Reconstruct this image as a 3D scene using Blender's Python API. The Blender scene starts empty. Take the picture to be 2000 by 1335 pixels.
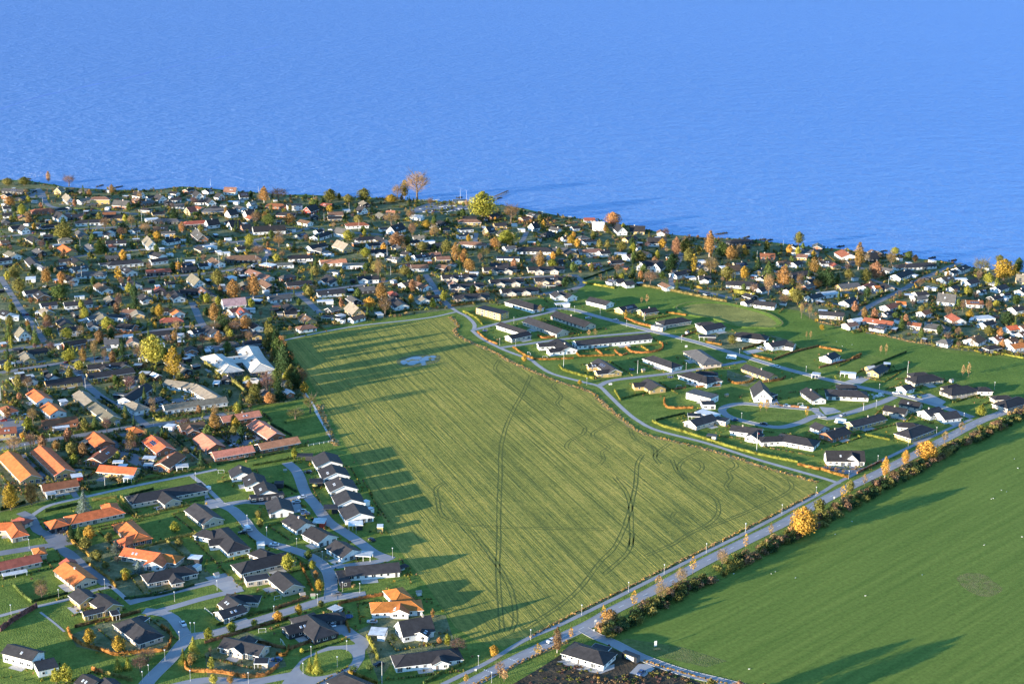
import bpy, bmesh, math, random
from mathutils import Vector, Matrix
from mathutils.geometry import tessellate_polygon
random.seed(11)
scn = bpy.context.scene
COL = scn.collection
# ------------------------------------------------------------------ camera
FPX, CX, CY = 3000.0, 1000.0, 667.5
HCAM, PITCH, ROLL = 300.0, math.radians(16.8), 0.016
_F = Vector((0, math.cos(PITCH), -math.sin(PITCH)))
_R0, _U0 = Vector((1, 0, 0)), Vector((0, math.sin(PITCH), math.cos(PITCH)))
_R = _R0*math.cos(ROLL)+_U0*math.sin(ROLL)
_U = -_R0*math.sin(ROLL)+_U0*math.cos(ROLL)
CAMPOS = Vector((0, 0, HCAM))
cam_d = bpy.data.cameras.new('camera'); cam = bpy.data.objects.new('camera', cam_d); COL.objects.link(cam)
cam_d.sensor_width = 36; cam_d.lens = FPX/2000*36; cam_d.clip_start = 1; cam_d.clip_end = 60000
m = Matrix.Identity(4)
for r_ in range(3):
    m[r_][0] = _R[r_]; m[r_][1] = _U[r_]; m[r_][2] = -_F[r_]; m[r_][3] = CAMPOS[r_]
cam.matrix_world = m
scn.camera = cam
# ------------------------------------------------------------------ light
SUN_EL, SUN_DIR = math.radians(7.4), math.radians(34.0)   # direction in which shadows fall, from +X towards +Y
w = bpy.data.worlds.new('World'); scn.world = w; w.use_nodes = True
nt = w.node_tree; bg = nt.nodes['Background']
sky = nt.nodes.new('ShaderNodeTexSky'); sky.sky_type = 'NISHITA'; sky.sun_disc = False
sky.sun_elevation = SUN_EL
# sun stands opposite to the shadow direction
_sx, _sy = -math.cos(SUN_DIR), -math.sin(SUN_DIR)
sky.sun_rotation = math.atan2(_sx, _sy)
sky.altitude = 100; sky.air_density = 1.0; sky.dust_density = 0.0; sky.ozone_density = 4.0
nt.links.new(sky.outputs[0], bg.inputs[0]); bg.inputs[1].default_value = 0.15
sun_d = bpy.data.lights.new('sun', 'SUN'); sun = bpy.data.objects.new('sun', sun_d); COL.objects.link(sun)
sun_d.energy = 3.7; sun_d.angle = math.radians(0.5); sun_d.color = (1.0, 0.86, 0.66)
_l = Vector((math.cos(SUN_DIR)*math.cos(SUN_EL), math.sin(SUN_DIR)*math.cos(SUN_EL), -math.sin(SUN_EL)))
sun.rotation_euler = _l.to_track_quat('-Z', 'Y').to_euler(); sun.location = (-400, 0, 200)
scn.view_settings.view_transform = 'Standard'; scn.view_settings.look = 'None'
scn.view_settings.exposure = 1.95; scn.view_settings.gamma = 1; scn.view_settings.use_curve_mapping = False
scn.cycles.max_bounces = 5; scn.cycles.diffuse_bounces = 2; scn.cycles.glossy_bounces = 2; scn.cycles.transparent_max_bounces = 4
scn.cycles.use_denoising = True
# ------------------------------------------------------------------ pixel <-> world on a real plane
def P(x, y, z=0.0):
    d = _F*FPX + _R*(x-CX) - _U*(y-CY)
    t = (z-HCAM)/d.z
    return CAMPOS + d*t
def proj(p):
    v = p-CAMPOS; zc = v.dot(_F)
    return (CX+FPX*v.dot(_R)/zc, CY-FPX*v.dot(_U)/zc)
def scale_at(p):            # photograph pixels per metre
    return FPX/(p-CAMPOS).dot(_F)
TILES = dict(a=(0,1035,4.45), b=(400,1035,4.45), c=(800,1035,4.45), d=(1200,1035,4.45), e=(0,801,5), f=(400,801,5), g=(800,801,5),
             h=(1200,801,5), i=(1600,801,5), j=(0,600,5), k=(400,560,5), l=(800,540,5), m=(1200,540,5), n=(1600,560,5),
             o=(0,330,5), p=(400,330,5), q=(800,330,5), r=(1200,380,5), s=(1600,430,5), S=(0,0,1))
def px(t, x, y):
    ox, oy, k = TILES[t]
    return (ox+x/k, oy+y/k)
def pts(t, s):
    v = [float(q) for q in s.replace(',', ' ').split()]
    return [px(t, v[i], v[i+1]) for i in range(0, len(v), 2)]
# ------------------------------------------------------------------ materials
MATS = {}
def _n(nt, typ, **kw):
    n = nt.nodes.new(typ)
    for k, v in kw.items(): setattr(n, k, v)
    return n
def mat(name, col, rough=0.8, var=0.0, nscale=1.0, col2=None, bump=0.0, bscale=3.0, objvar=0.0, metallic=0.0, spec=0.3, stretch=None, detail=3.0, grain=0.0):
    if name in MATS: return MATS[name]
    M = bpy.data.materials.new(name); M.use_nodes = True; nt = M.node_tree
    b = nt.nodes['Principled BSDF']; b.inputs['Roughness'].default_value = rough; b.inputs['Metallic'].default_value = metallic
    b.inputs['Specular IOR Level'].default_value = spec
    c = (*col, 1)
    b.inputs['Base Color'].default_value = c
    if var or col2 or bump:
        tc = _n(nt, 'ShaderNodeTexCoord')
        mp = _n(nt, 'ShaderNodeMapping')
        geo = _n(nt, 'ShaderNodeNewGeometry')
        nt.links.new(geo.outputs['Position'], mp.inputs[0])
        if stretch:
            mp.inputs['Rotation'].default_value = (0, 0, -stretch[0]); m0 = mp; mp = _n(nt, 'ShaderNodeMapping'); nt.links.new(m0.outputs[0], mp.inputs[0]); mp.inputs['Scale'].default_value = (stretch[1], stretch[2], 1)
    src = None
    if var or col2:
        nz = _n(nt, 'ShaderNodeTexNoise'); nz.inputs['Scale'].default_value = nscale; nz.inputs['Detail'].default_value = detail
        nz.inputs['Roughness'].default_value = 0.65
        nt.links.new(mp.outputs[0], nz.inputs['Vector'])
        rp = _n(nt, 'ShaderNodeValToRGB'); rp.color_ramp.elements[0].position = 0.32; rp.color_ramp.elements[1].position = 0.68
        if col2:
            rp.color_ramp.elements[0].color = c; rp.color_ramp.elements[1].color = (*col2, 1)
        else:
            rp.color_ramp.elements[0].color = tuple(max(0, x*(1-var)) for x in col)+(1,)
            rp.color_ramp.elements[1].color = tuple(min(1, x*(1+var)) for x in col)+(1,)
        nt.links.new(nz.outputs[0], rp.inputs[0]); src = rp.outputs[0]
    if objvar:
        oi = _n(nt, 'ShaderNodeObjectInfo')
        mr = _n(nt, 'ShaderNodeMapRange'); mr.inputs[3].default_value = 1-objvar; mr.inputs[4].default_value = 1+objvar
        nt.links.new(oi.outputs['Random'], mr.inputs[0])
        hs = _n(nt, 'ShaderNodeHueSaturation'); nt.links.new(mr.outputs[0], hs.inputs['Value'])
        m2 = _n(nt, 'ShaderNodeMapRange'); m2.inputs[3].default_value = 0.5+objvar*0.06; m2.inputs[4].default_value = 0.5-objvar*0.06
        nt.links.new(oi.outputs['Random'], m2.inputs[0]); nt.links.new(m2.outputs[0], hs.inputs['Hue'])
        if src: nt.links.new(src, hs.inputs['Color'])
        else: hs.inputs['Color'].default_value = c
        src = hs.outputs[0]
    if grain and src:      # fine tufts
        g1 = _n(nt, 'ShaderNodeTexNoise'); g1.inputs['Scale'].default_value = 0.55; g1.inputs['Detail'].default_value = 3; g1.inputs['Roughness'].default_value = 0.8
        nt.links.new(geo.outputs['Position'], g1.inputs['Vector'])
        gr = _n(nt, 'ShaderNodeMapRange'); gr.inputs[1].default_value = 0.3; gr.inputs[2].default_value = 0.7; gr.inputs[3].default_value = 1-grain; gr.inputs[4].default_value = 1+grain
        nt.links.new(g1.outputs[0], gr.inputs[0]); gh = _n(nt, 'ShaderNodeHueSaturation'); nt.links.new(gr.outputs[0], gh.inputs['Value']); nt.links.new(src, gh.inputs['Color']); src = gh.outputs[0]
    if src: nt.links.new(src, b.inputs['Base Color'])
    if bump:
        nb = _n(nt, 'ShaderNodeTexNoise'); nb.inputs['Scale'].default_value = bscale; nb.inputs['Detail'].default_value = 4
        nt.links.new(mp.outputs[0], nb.inputs['Vector'])
        bp = _n(nt, 'ShaderNodeBump'); bp.inputs['Strength'].default_value = 1.0; bp.inputs['Distance'].default_value = bump
        nt.links.new(nb.outputs[0], bp.inputs['Height']); nt.links.new(bp.outputs[0], b.inputs['Normal'])
    MATS[name] = M; return M
def leafmat(name, col, var=0.45):
    if name in MATS: return MATS[name]
    M = bpy.data.materials.new(name); M.use_nodes = True; nt = M.node_tree; nt.nodes.remove(nt.nodes['Principled BSDF'])
    out = nt.nodes['Material Output']
    geo = _n(nt, 'ShaderNodeNewGeometry'); nz = _n(nt, 'ShaderNodeTexNoise'); nz.inputs['Scale'].default_value = 0.55; nz.inputs['Detail'].default_value = 3
    nt.links.new(geo.outputs['Position'], nz.inputs['Vector'])
    rp = _n(nt, 'ShaderNodeValToRGB'); rp.color_ramp.elements[0].position = 0.35; rp.color_ramp.elements[1].position = 0.65
    rp.color_ramp.elements[0].color = tuple(x*(1-var) for x in col)+(1,); rp.color_ramp.elements[1].color = tuple(min(1, x*(1+var)) for x in col)+(1,)
    nt.links.new(nz.outputs[0], rp.inputs[0])
    oi = _n(nt, 'ShaderNodeObjectInfo'); hs = _n(nt, 'ShaderNodeHueSaturation')
    a = _n(nt, 'ShaderNodeMapRange'); a.inputs[3].default_value = 0.7; a.inputs[4].default_value = 1.3; nt.links.new(oi.outputs['Random'], a.inputs[0]); nt.links.new(a.outputs[0], hs.inputs['Value'])
    a2 = _n(nt, 'ShaderNodeMapRange'); a2.inputs[3].default_value = 0.515; a2.inputs[4].default_value = 0.488; nt.links.new(oi.outputs['Random'], a2.inputs[0]); nt.links.new(a2.outputs[0], hs.inputs['Hue'])
    nt.links.new(rp.outputs[0], hs.inputs['Color'])
    df = _n(nt, 'ShaderNodeBsdfDiffuse'); tr = _n(nt, 'ShaderNodeBsdfTranslucent'); mx = _n(nt, 'ShaderNodeMixShader'); mx.inputs[0].default_value = 0.3
    nt.links.new(hs.outputs[0], df.inputs[0]); nt.links.new(hs.outputs[0], tr.inputs[0])
    nt.links.new(df.outputs[0], mx.inputs[1]); nt.links.new(tr.outputs[0], mx.inputs[2]); nt.links.new(mx.outputs[0], out.inputs['Surface'])
    MATS[name] = M; return M
ROOF = dict(o=('orange', (0.57, 0.165, 0.045)), r=('dark red', (0.29, 0.10, 0.05)), p=('salmon', (0.53, 0.215, 0.11)), k=('charcoal', (0.036, 0.034, 0.036)),
            g=('grey', (0.105, 0.10, 0.095)), t=('tan', (0.215, 0.185, 0.135)), b=('pale metal', (0.62, 0.62, 0.6)), n=('brown', (0.20, 0.11, 0.07)), m=('mauve', (0.34, 0.23, 0.22)))
WALL = dict(w=('white', (0.80, 0.79, 0.76)), y=('yellow brick', (0.52, 0.36, 0.15)), b=('red brick', (0.36, 0.15, 0.08)), c=('pale brick', (0.58, 0.47, 0.36)),
            k=('black timber', (0.035, 0.035, 0.04)), g=('grey', (0.45, 0.44, 0.42)), r=('red timber', (0.33, 0.05, 0.03)))
def roof_mat(k): return mat('roof_'+ROOF[k][0].replace(' ', '_'), ROOF[k][1], rough=0.75, var=0.28, nscale=0.5, objvar=0.25, bump=0.05, bscale=2.5, spec=0.25, detail=8)
def wall_mat(k): return mat('wall_'+WALL[k][0].replace(' ', '_'), WALL[k][1], rough=0.9, var=0.10, nscale=1.2, objvar=0.08)
M_TRIM = mat('white_trim', (0.80, 0.80, 0.78), 0.5)
M_DTRIM = mat('dark_trim', (0.06, 0.06, 0.065), 0.6)
M_GLASS = mat('window_glass', (0.018, 0.024, 0.034), 0.08, spec=0.8)
M_DOOR = mat('door_paint', (0.16, 0.14, 0.13), 0.5, objvar=0.5)
M_METAL = mat('galvanised_metal', (0.55, 0.55, 0.55), 0.4, metallic=0.3)
M_WHITE = mat('white_paint', (0.82, 0.82, 0.8), 0.4)
M_CHIM = mat('chimney_render', (0.55, 0.45, 0.38), 0.9, objvar=0.4)
# ------------------------------------------------------------------ scene helpers
ALL = []
def link(name, data, parent=None, loc=None, rotz=0.0, scale=None):
    o = bpy.data.objects.new(name, data); COL.objects.link(o)
    if parent is not None: o.parent = parent
    if loc is not None: o.location = loc
    if rotz: o.rotation_euler = (0, 0, rotz)
    if scale is not None: o.scale = scale
    return o
def mesh(name, V, F, mats, mi=None, smooth=False):
    me = bpy.data.meshes.new(name); me.from_pydata([tuple(v) for v in V], [], F)
    for m_ in (mats if isinstance(mats, (list, tuple)) else [mats]): me.materials.append(m_)
    if mi: me.polygons.foreach_set('material_index', mi)
    if smooth: me.polygons.foreach_set('use_smooth', [True]*len(me.polygons))
    me.update(); return me
class MB:
    def __init__(s): s.V = []; s.F = []; s.M = []
    def poly(s, vs, m=0):
        k = len(s.V); s.V += [tuple(v) for v in vs]; s.F.append(tuple(range(k, k+len(vs)))); s.M.append(m)
    def box(s, x0, y0, z0, x1, y1, z1, m=0, X=None):
        c = [Vector((x, y, z)) for z in (z0, z1) for x, y in ((x0, y0), (x1, y0), (x1, y1), (x0, y1))]
        if X is not None: c = [X @ q for q in c]
        k = len(s.V); s.V += [tuple(q) for q in c]
        for f in ((0, 3, 2, 1), (4, 5, 6, 7), (0, 1, 5, 4), (1, 2, 6, 5), (2, 3, 7, 6), (3, 0, 4, 7)):
            s.F.append(tuple(k+i for i in f)); s.M.append(m)
    def tube(s, p0, p1, r0, r1, n=6, m=0):
        p0 = Vector(p0); p1 = Vector(p1); d = (p1-p0).normalized()
        a = d.orthogonal().normalized(); b = d.cross(a); k = len(s.V)
        for p, r in ((p0, r0), (p1, r1)):
            for i in range(n):
                t = 2*math.pi*i/n; s.V.append(tuple(p+(a*math.cos(t)+b*math.sin(t))*r))
        for i in range(n):
            j = (i+1) % n; s.F.append((k+i, k+j, k+n+j, k+n+i)); s.M.append(m)
        s.F.append(tuple(k+n+i for i in range(n))); s.M.append(m)
        s.F.append(tuple(k+n-1-i for i in range(n))); s.M.append(m)
    def mesh(s, name, mats, smooth=False): return mesh(name, s.V, s.F, mats, s.M, smooth)
THINGS = []
def tag(o, label, cat, group=None, kind=None):
    o['label'] = label; o['category'] = cat
    if group: o['group'] = group
    if kind: o['kind'] = kind
def later(o, desc, cat, pxy, group=None):      # label finished at the end, when all look-alikes are known
    THINGS.append([o, desc, cat, pxy, group])
def smooth_line(p, step=4.0, closed=False):
    p = [Vector((q[0], q[1])) for q in p]
    if len(p) < 3: return p
    out = []
    n = len(p)
    rng = range(n if closed else n-1)
    for i in rng:
        p0 = p[(i-1) % n] if (closed or i > 0) else p[0]*2-p[1]
        p1, p2 = p[i], p[(i+1) % n]
        p3 = p[(i+2) % n] if (closed or i+2 < n) else p[-1]*2-p[-2]
        k = max(1, int((p2-p1).length/step))
        for j in range(k):
            t = j/k
            out.append(0.5*((2*p1)+(p2-p0)*t+(2*p0-5*p1+4*p2-p3)*t*t+(3*p1-p0-3*p2+p3)*t**3))
    if not closed: out.append(p[-1])
    return out
def offset(line, d, closed=False):
    out = []; n = len(line)
    for i in range(n):
        a = line[(i-1) % n] if (closed or i > 0) else line[i]
        b = line[(i+1) % n] if (closed or i < n-1) else line[i]
        t = (b-a); t = t.normalized() if t.length > 1e-6 else Vector((1, 0))
        out.append(line[i]+Vector((-t.y, t.x))*d)
    return out
def sheet(name, poly, z, material, parent=None, structure=True):
    V = [Vector((q[0], q[1], z)) for q in poly]
    tris = tessellate_polygon([V])
    F = []
    for t in tris:
        a, b, c = (V[i] for i in t)
        F.append(tuple(t) if (b-a).cross(c-a).z > 0 else tuple(reversed(t)))
    o = link(name, mesh(name, V, F, material), parent)
    if structure: o['kind'] = 'structure'
    return o
def ribbon(name, line, width, z, material, parent=None, closed=False, jit=0.0):
    wl = [width/2*(1+random.uniform(-jit, jit)) for _ in line]; wr = [width/2*(1+random.uniform(-jit, jit)) for _ in line]
    base = offset(line, 1.0, closed)
    L = [line[i]+(base[i]-line[i])*wl[i] for i in range(len(line))]; R = [line[i]-(base[i]-line[i])*wr[i] for i in range(len(line))]
    V = [(q.x, q.y, z) for q in L]+[(q.x, q.y, z) for q in R]; n = len(line); F = []
    for i in range(n if closed else n-1):
        j = (i+1) % n; F.append((n+i, n+j, j, i))
    o = link(name, mesh(name, V, F, material), parent)
    if parent is None: o['kind'] = 'structure'
    return o
def W2(plist, z=0.0): return [P(x, y, z).xy for x, y in plist]
# ================================================================== SETTING: sea, land, fields, roads
def sea_mat():
    M = bpy.data.materials.new('sea_water'); M.use_nodes = True; nt = M.node_tree; b = nt.nodes['Principled BSDF']
    b.inputs['Roughness'].default_value = 0.34; b.inputs['IOR'].default_value = 1.333; b.inputs['Specular IOR Level'].default_value = 0.35
    geo = _n(nt, 'ShaderNodeNewGeometry')
    def noise(scale, rot, sx, sy, detail):
        mp = _n(nt, 'ShaderNodeMapping'); mp.inputs['Rotation'].default_value = (0, 0, rot); mp.inputs['Scale'].default_value = (sx, sy, 1)
        nt.links.new(geo.outputs['Position'], mp.inputs[0])
        z = _n(nt, 'ShaderNodeTexNoise'); z.inputs['Scale'].default_value = scale; z.inputs['Detail'].default_value = detail; z.inputs['Roughness'].default_value = 0.6
        nt.links.new(mp.outputs[0], z.inputs['Vector']); return z.outputs[0]
    n1 = noise(0.035, 0.25, 0.75, 1.2, 6); n2 = noise(0.14, 0.15, 0.8, 1.2, 4)
    ad = _n(nt, 'ShaderNodeMath', operation='MULTIPLY_ADD'); nt.links.new(n2, ad.inputs[0]); ad.inputs[1].default_value = 0.45; nt.links.new(n1, ad.inputs[2])
    bp = _n(nt, 'ShaderNodeBump'); bp.inputs['Strength'].default_value = 1.0; bp.inputs['Distance'].default_value = 14.0
    nt.links.new(ad.outputs[0], bp.inputs['Height']); nt.links.new(bp.outputs[0], b.inputs['Normal'])
    big = noise(0.0016, 0.4, 0.6, 1.3, 4)
    rp = _n(nt, 'ShaderNodeValToRGB'); rp.color_ramp.elements[0].position = 0.3; rp.color_ramp.elements[1].position = 0.7
    rp.color_ramp.elements[0].color = (0.045, 0.125, 0.42, 1); rp.color_ramp.elements[1].color = (0.085, 0.20, 0.58, 1)
    nt.links.new(big, rp.inputs[0])
    # shallows: paler bottom shines through near the land
    dt = _n(nt, 'ShaderNodeVectorMath', operation='DOT_PRODUCT'); a0, a1 = P(100, 362).xy, P(1900, 522).xy; tn = (a1-a0).normalized(); nn = Vector((-tn.y, tn.x)); dt.inputs[1].default_value = (nn.x, nn.y, 0)
    nt.links.new(geo.outputs['Position'], dt.inputs[0]); mr = _n(nt, 'ShaderNodeMapRange'); mr.interpolation_type = 'SMOOTHSTEP'; d0 = a0.dot(nn)
    mr.inputs[1].default_value = d0-30; mr.inputs[2].default_value = d0+900; nt.links.new(dt.outputs['Value'], mr.inputs[0])
    sh = _n(nt, 'ShaderNodeMixRGB'); nt.links.new(mr.outputs[0], sh.inputs[0]); sh.inputs[1].default_value = (0.16, 0.30, 0.62, 1); nt.links.new(rp.outputs[0], sh.inputs[2]); nt.links.new(sh.outputs[0], b.inputs['Base Color'])
    b.inputs['Specular IOR Level'].default_value = 0.0
    gl = _n(nt, 'ShaderNodeBsdfGlossy'); gl.inputs['Color'].default_value = (0.32, 0.445, 0.685, 1); gl.inputs['Roughness'].default_value = 0.42
    nt.links.new(bp.outputs[0], gl.inputs['Normal'])
    mx = _n(nt, 'ShaderNodeMixShader'); mx.inputs[0].default_value = 0.88
    nt.links.new(b.outputs[0], mx.inputs[1]); nt.links.new(gl.outputs[0], mx.inputs[2]); nt.links.new(mx.outputs[0], nt.nodes['Material Output'].inputs['Surface'])
    return M
M_SEA = sea_mat()
COAST = [(-2500, 330), (-600, 348), (0, 352), (50, 352), (110, 362), (160, 370), (250, 371), (300, 373), (330, 366), (380, 365), (440, 371), (520, 377), (560, 381), (600, 380), (680, 385),
         (760, 387), (800, 393), (860, 394), (900, 393), (935, 397), (960, 399), (1000, 403), (1050, 413), (1090, 421), (1160, 431), (1200, 437), (1260, 448), (1300, 456), (1380, 463),
         (1450, 467), (1520, 475), (1570, 481), (1640, 486), (1700, 494), (1760, 499), (1800, 505), (1860, 512), (1890, 521), (1940, 526), (2000, 531), (2100, 546), (2700, 640)]
coast = W2(COAST)
coast = smooth_line(coast, 12)
_rnd = random.Random(3)
coast = [q+Vector((_rnd.uniform(-1, 1), _rnd.uniform(-1.8, 1.8))) for q in coast]
sea = sheet('sea', [(-30000, 300), (30000, 300), (30000, 40000), (-30000, 40000)], -1.6, M_SEA)
def grass_mat(name, c1, c2, bump=0.35, bscale=1.4, nscale=0.12, stretch=None):
    return mat(name, c1, 0.95, col2=c2, nscale=nscale, bump=bump, bscale=bscale, spec=0.1, stretch=stretch, detail=7, grain=0.3)
M_LAWN = grass_mat('lawn_grass', (0.10, 0.155, 0.026), (0.20, 0.25, 0.05))
land_poly = list(coast)+[Vector((9000, coast[-1].y-400)), Vector((9000, -3000)), Vector((-9000, -3000)), Vector((-9000, coast[0].y))]
ground = sheet('ground', land_poly, 0.0, M_LAWN)
cl_ = smooth_line(W2([(-80, 232), (0, 211), (80, 186), (160, 168), (250, 150), (340, 128), (430, 110), (545, 86)]), 25)
M_CALM = mat('calm_water', (0.16, 0.28, 0.62), 0.6, var=0.12, nscale=0.01, spec=0.1)
ribbon('current_line', cl_, 5.0, -1.57, M_CALM, jit=0.7)
# beach: a sloping strip of shingle from the land edge into the water
M_SHORE = mat('shore_shingle', (0.07, 0.06, 0.05), 0.9, col2=(0.20, 0.17, 0.13), nscale=0.5, bump=0.3, bscale=1.5)
ou = offset(coast, 5.0)
ou = [q+(q-c)*_rnd.uniform(-0.3, 0.5) for q, c in zip(ou, coast)]
n_ = len(coast)
V = [(q.x, q.y, 0.003) for q in offset(coast, -2.0)]+[(q.x, q.y, -2.2) for q in ou]
beach = link('beach', mesh('beach', V, [(i, i+1, n_+i+1, n_+i) for i in range(n_-1)], M_SHORE)); beach['kind'] = 'structure'
# gardens of the old town: a patchwork of grass, soil and paving
M_GARDEN = grass_mat('garden_ground', (0.075, 0.10, 0.034), (0.26, 0.25, 0.13), nscale=0.15)
GARDEN = [(-900, 350), (0, 354), (50, 354), (110, 364), (250, 373), (330, 368), (440, 373), (560, 383), (760, 389), (900, 395), (1000, 405), (1090, 423), (1200, 439), (1300, 458), (1450, 469), (1570, 483),
          (1700, 496), (1800, 507), (1890, 523), (2000, 533), (2300, 581), (2300, 745), (2000, 697), (1940, 690), (1850, 682), (1780, 668), (1700, 648), (1600, 632), (1560, 606), (1430, 590), (1250, 558), (1150, 545),
          (1125, 572), (1000, 590), (930, 598), (880, 604), (800, 615), (700, 628), (553, 655), (575, 715), (600, 775), (560, 785), (490, 792), (500, 812), (530, 880), (400, 905), (300, 925), (150, 962), (0, 1000), (-900, 1150)]
garden = sheet('garden_ground', W2(GARDEN), 0.012, M_GARDEN)
NEARGARD = [[(115, 1082), (250, 1045), (300, 1060), (350, 1055), (420, 1130), (360, 1150), (240, 1165), (190, 1110)], [(135, 1240), (225, 1205), (330, 1210), (335, 1270), (240, 1282), (150, 1262)],
            [(400, 1275), (480, 1232), (545, 1260), (560, 1300), (480, 1325), (405, 1320)], [(620, 1060), (655, 1060), (640, 1100), (625, 1165), (600, 1100)], [(700, 1230), (760, 1200), (870, 1200), (890, 1260), (760, 1300), (740, 1330)],
            [(1385, 640), (1460, 655), (1480, 672), (1440, 690), (1380, 672)], [(1490, 640), (1530, 640), (1560, 660), (1530, 680)], [(1420, 722), (1480, 742), (1460, 755), (1420, 745)]]
for q in NEARGARD: sheet('garden_plot', W2(q), 0.016, M_GARDEN)
# crop field
rowdir = (P(974, 1001)-P(800, 819)).xy.normalized(); ROWA = math.atan2(rowdir.y, rowdir.x)
def crop_mat():
    M = bpy.data.materials.new('sprouting_crop'); M.use_nodes = True; nt = M.node_tree; b = nt.nodes['Principled BSDF']
    b.inputs['Roughness'].default_value = 0.95; b.inputs['Specular IOR Level'].default_value = 0.1
    geo = _n(nt, 'ShaderNodeNewGeometry')
    def nz(scale, sx, sy, det, rot=-ROWA):
        m1 = _n(nt, 'ShaderNodeMapping', vector_type='POINT'); m1.inputs['Rotation'].default_value = (0, 0, rot)
        nt.links.new(geo.outputs['Position'], m1.inputs[0])
        m2 = _n(nt, 'ShaderNodeMapping'); m2.inputs['Scale'].default_value = (sx, sy, 1); nt.links.new(m1.outputs[0], m2.inputs[0])
        t = _n(nt, 'ShaderNodeTexNoise'); t.inputs['Scale'].default_value = scale; t.inputs['Detail'].default_value = det; t.inputs['Roughness'].default_value = 0.7
        nt.links.new(m2.outputs[0], t.inputs['Vector']); return t.outputs[0], m1
    stripes, m1 = nz(1.0, 0.004, 0.30, 4)          # wide, uneven strips along the rows
    rows, _ = nz(1.0, 0.02, 1.5, 3)                # the drilled rows
    blotch, _ = nz(0.02, 1, 1, 5); fine, _ = nz(0.45, 1, 1, 5)
    rp = _n(nt, 'ShaderNodeValToRGB'); e = rp.color_ramp.elements; e[0].position = 0.33; e[0].color = (0.085, 0.11, 0.028, 1); e[1].position = 0.66; e[1].color = (0.47, 0.37, 0.09, 1)
    x = e.new(0.5); x.color = (0.245, 0.24, 0.052, 1)
    def ma(a, k, c):
        q = _n(nt, 'ShaderNodeMath', operation='MULTIPLY_ADD'); nt.links.new(a, q.inputs[0]); q.inputs[1].default_value = k
        if isinstance(c, float): q.inputs[2].default_value = c
        else: nt.links.new(c, q.inputs[2])
        return q.outputs[0]
    s = ma(stripes, 0.38, -0.19+0.5-0.16-0.17-0.21); s = ma(rows, 0.32, s); s = ma(blotch, 0.34, s); s = ma(fine, 0.42, s)
    nt.links.new(s, rp.inputs[0]); nt.links.new(rp.outputs[0], b.inputs['Base Color'])
    h = ma(rows, 1.0, 0.0); h = ma(stripes, 1.6, h); h = ma(fine, 0.5, h)
    bp = _n(nt, 'ShaderNodeBump'); bp.inputs['Strength'].default_value = 1.0; bp.inputs['Distance'].default_value = 0.55
    nt.links.new(h, bp.inputs['Height']); nt.links.new(bp.outputs[0], b.inputs['Normal'])
    return M
FIELD = [(556, 666), (620, 653), (700, 639), (800, 628), (850, 621), (878, 617), (891, 636), (885, 647), (902, 662), (960, 688), (1000, 710), (1080, 744), (1148, 766), (1170, 784), (1198, 808), (1248, 845),
         (1320, 865), (1400, 885), (1500, 917), (1597, 943), (1590, 962), (1500, 1008), (1400, 1058), (1267, 1124), (1182, 1167), (1092, 1211), (1030, 1245), (985, 1262), (930, 1250), (890, 1225), (862, 1185),
         (832, 1140), (800, 1100), (770, 1060), (742, 1000), (708, 915), (675, 870), (648, 820), (620, 770), (592, 720)]
field = sheet('crop_field', W2(FIELD), 0.02, crop_mat())
M_TRACK = mat('tyre_track_soil', (0.125, 0.14, 0.042), 1.0, var=0.3, nscale=0.5, spec=0.05)
TRACKS = [('S', '1037 733 1022 765 1003 800 986 840 978 880 977 930 975 970 974 1010 974 1060 972 1110 976 1175 981 1232'),
          ('S', '1256 887 1245 905 1242 941 1234 981 1220 1027 1200 1068 1171 1098 1133 1147 1092 1183 1025 1226'),
          ('h', '0 650 100 780 150 900 165 1100 165 1335'), ('S', '1236 1040 1232 1062 1220 1085 1180 1120'),
          ('h', '560 480 620 600 800 760 960 840 1015 930 1000 1030 900 1120 700 1220 560 1310 300 1420'), ('h', '850 400 700 470 630 540 640 600 700 670'),
          ('g', '1600 70 1640 110 1710 170 1690 230 1560 300 1535 370 1640 420'), ('g', '2000 110 1790 220 1840 280 1950 360 1880 400 1895 480 1850 530'),
          ('g', '350 700 260 760 270 860 300 1000 360 1050 550 1110 900 1140 1400 1150 1900 1160'), ('c', '540 0 760 300 880 520 920 760 880 880'),
          ('h', '1000 460 1150 490 1190 550 1110 600 1140 660 1085 740 1150 800 1250 820'), ('h', '540 320 410 420 400 470 440 520'), ('h', '1600 660 1700 680 1735 740 1690 800 1500 900 1250 1010 900 1150'),
          ('h', '150 180 200 280 380 360 400 450'), ('l', '880 810 840 870 850 920 1000 960'), ('l', '1440 1030 1400 1070 1480 1170 1440 1230 1500 1300'), ('h', '740 470 830 500 860 560 820 610'),
          ('h', '1380 720 1450 740 1450 790 1350 810'), ('h', '700 1010 580 1000 560 1040 640 1100 720 1130')]
for t, s in TRACKS:
    ln = smooth_line(W2(pts(t, s)), 3)
    for d in (-0.95, 0.95): ribbon('tyre_track', offset(ln, d), 0.62, 0.032, M_TRACK, field, jit=0.6)
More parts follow.
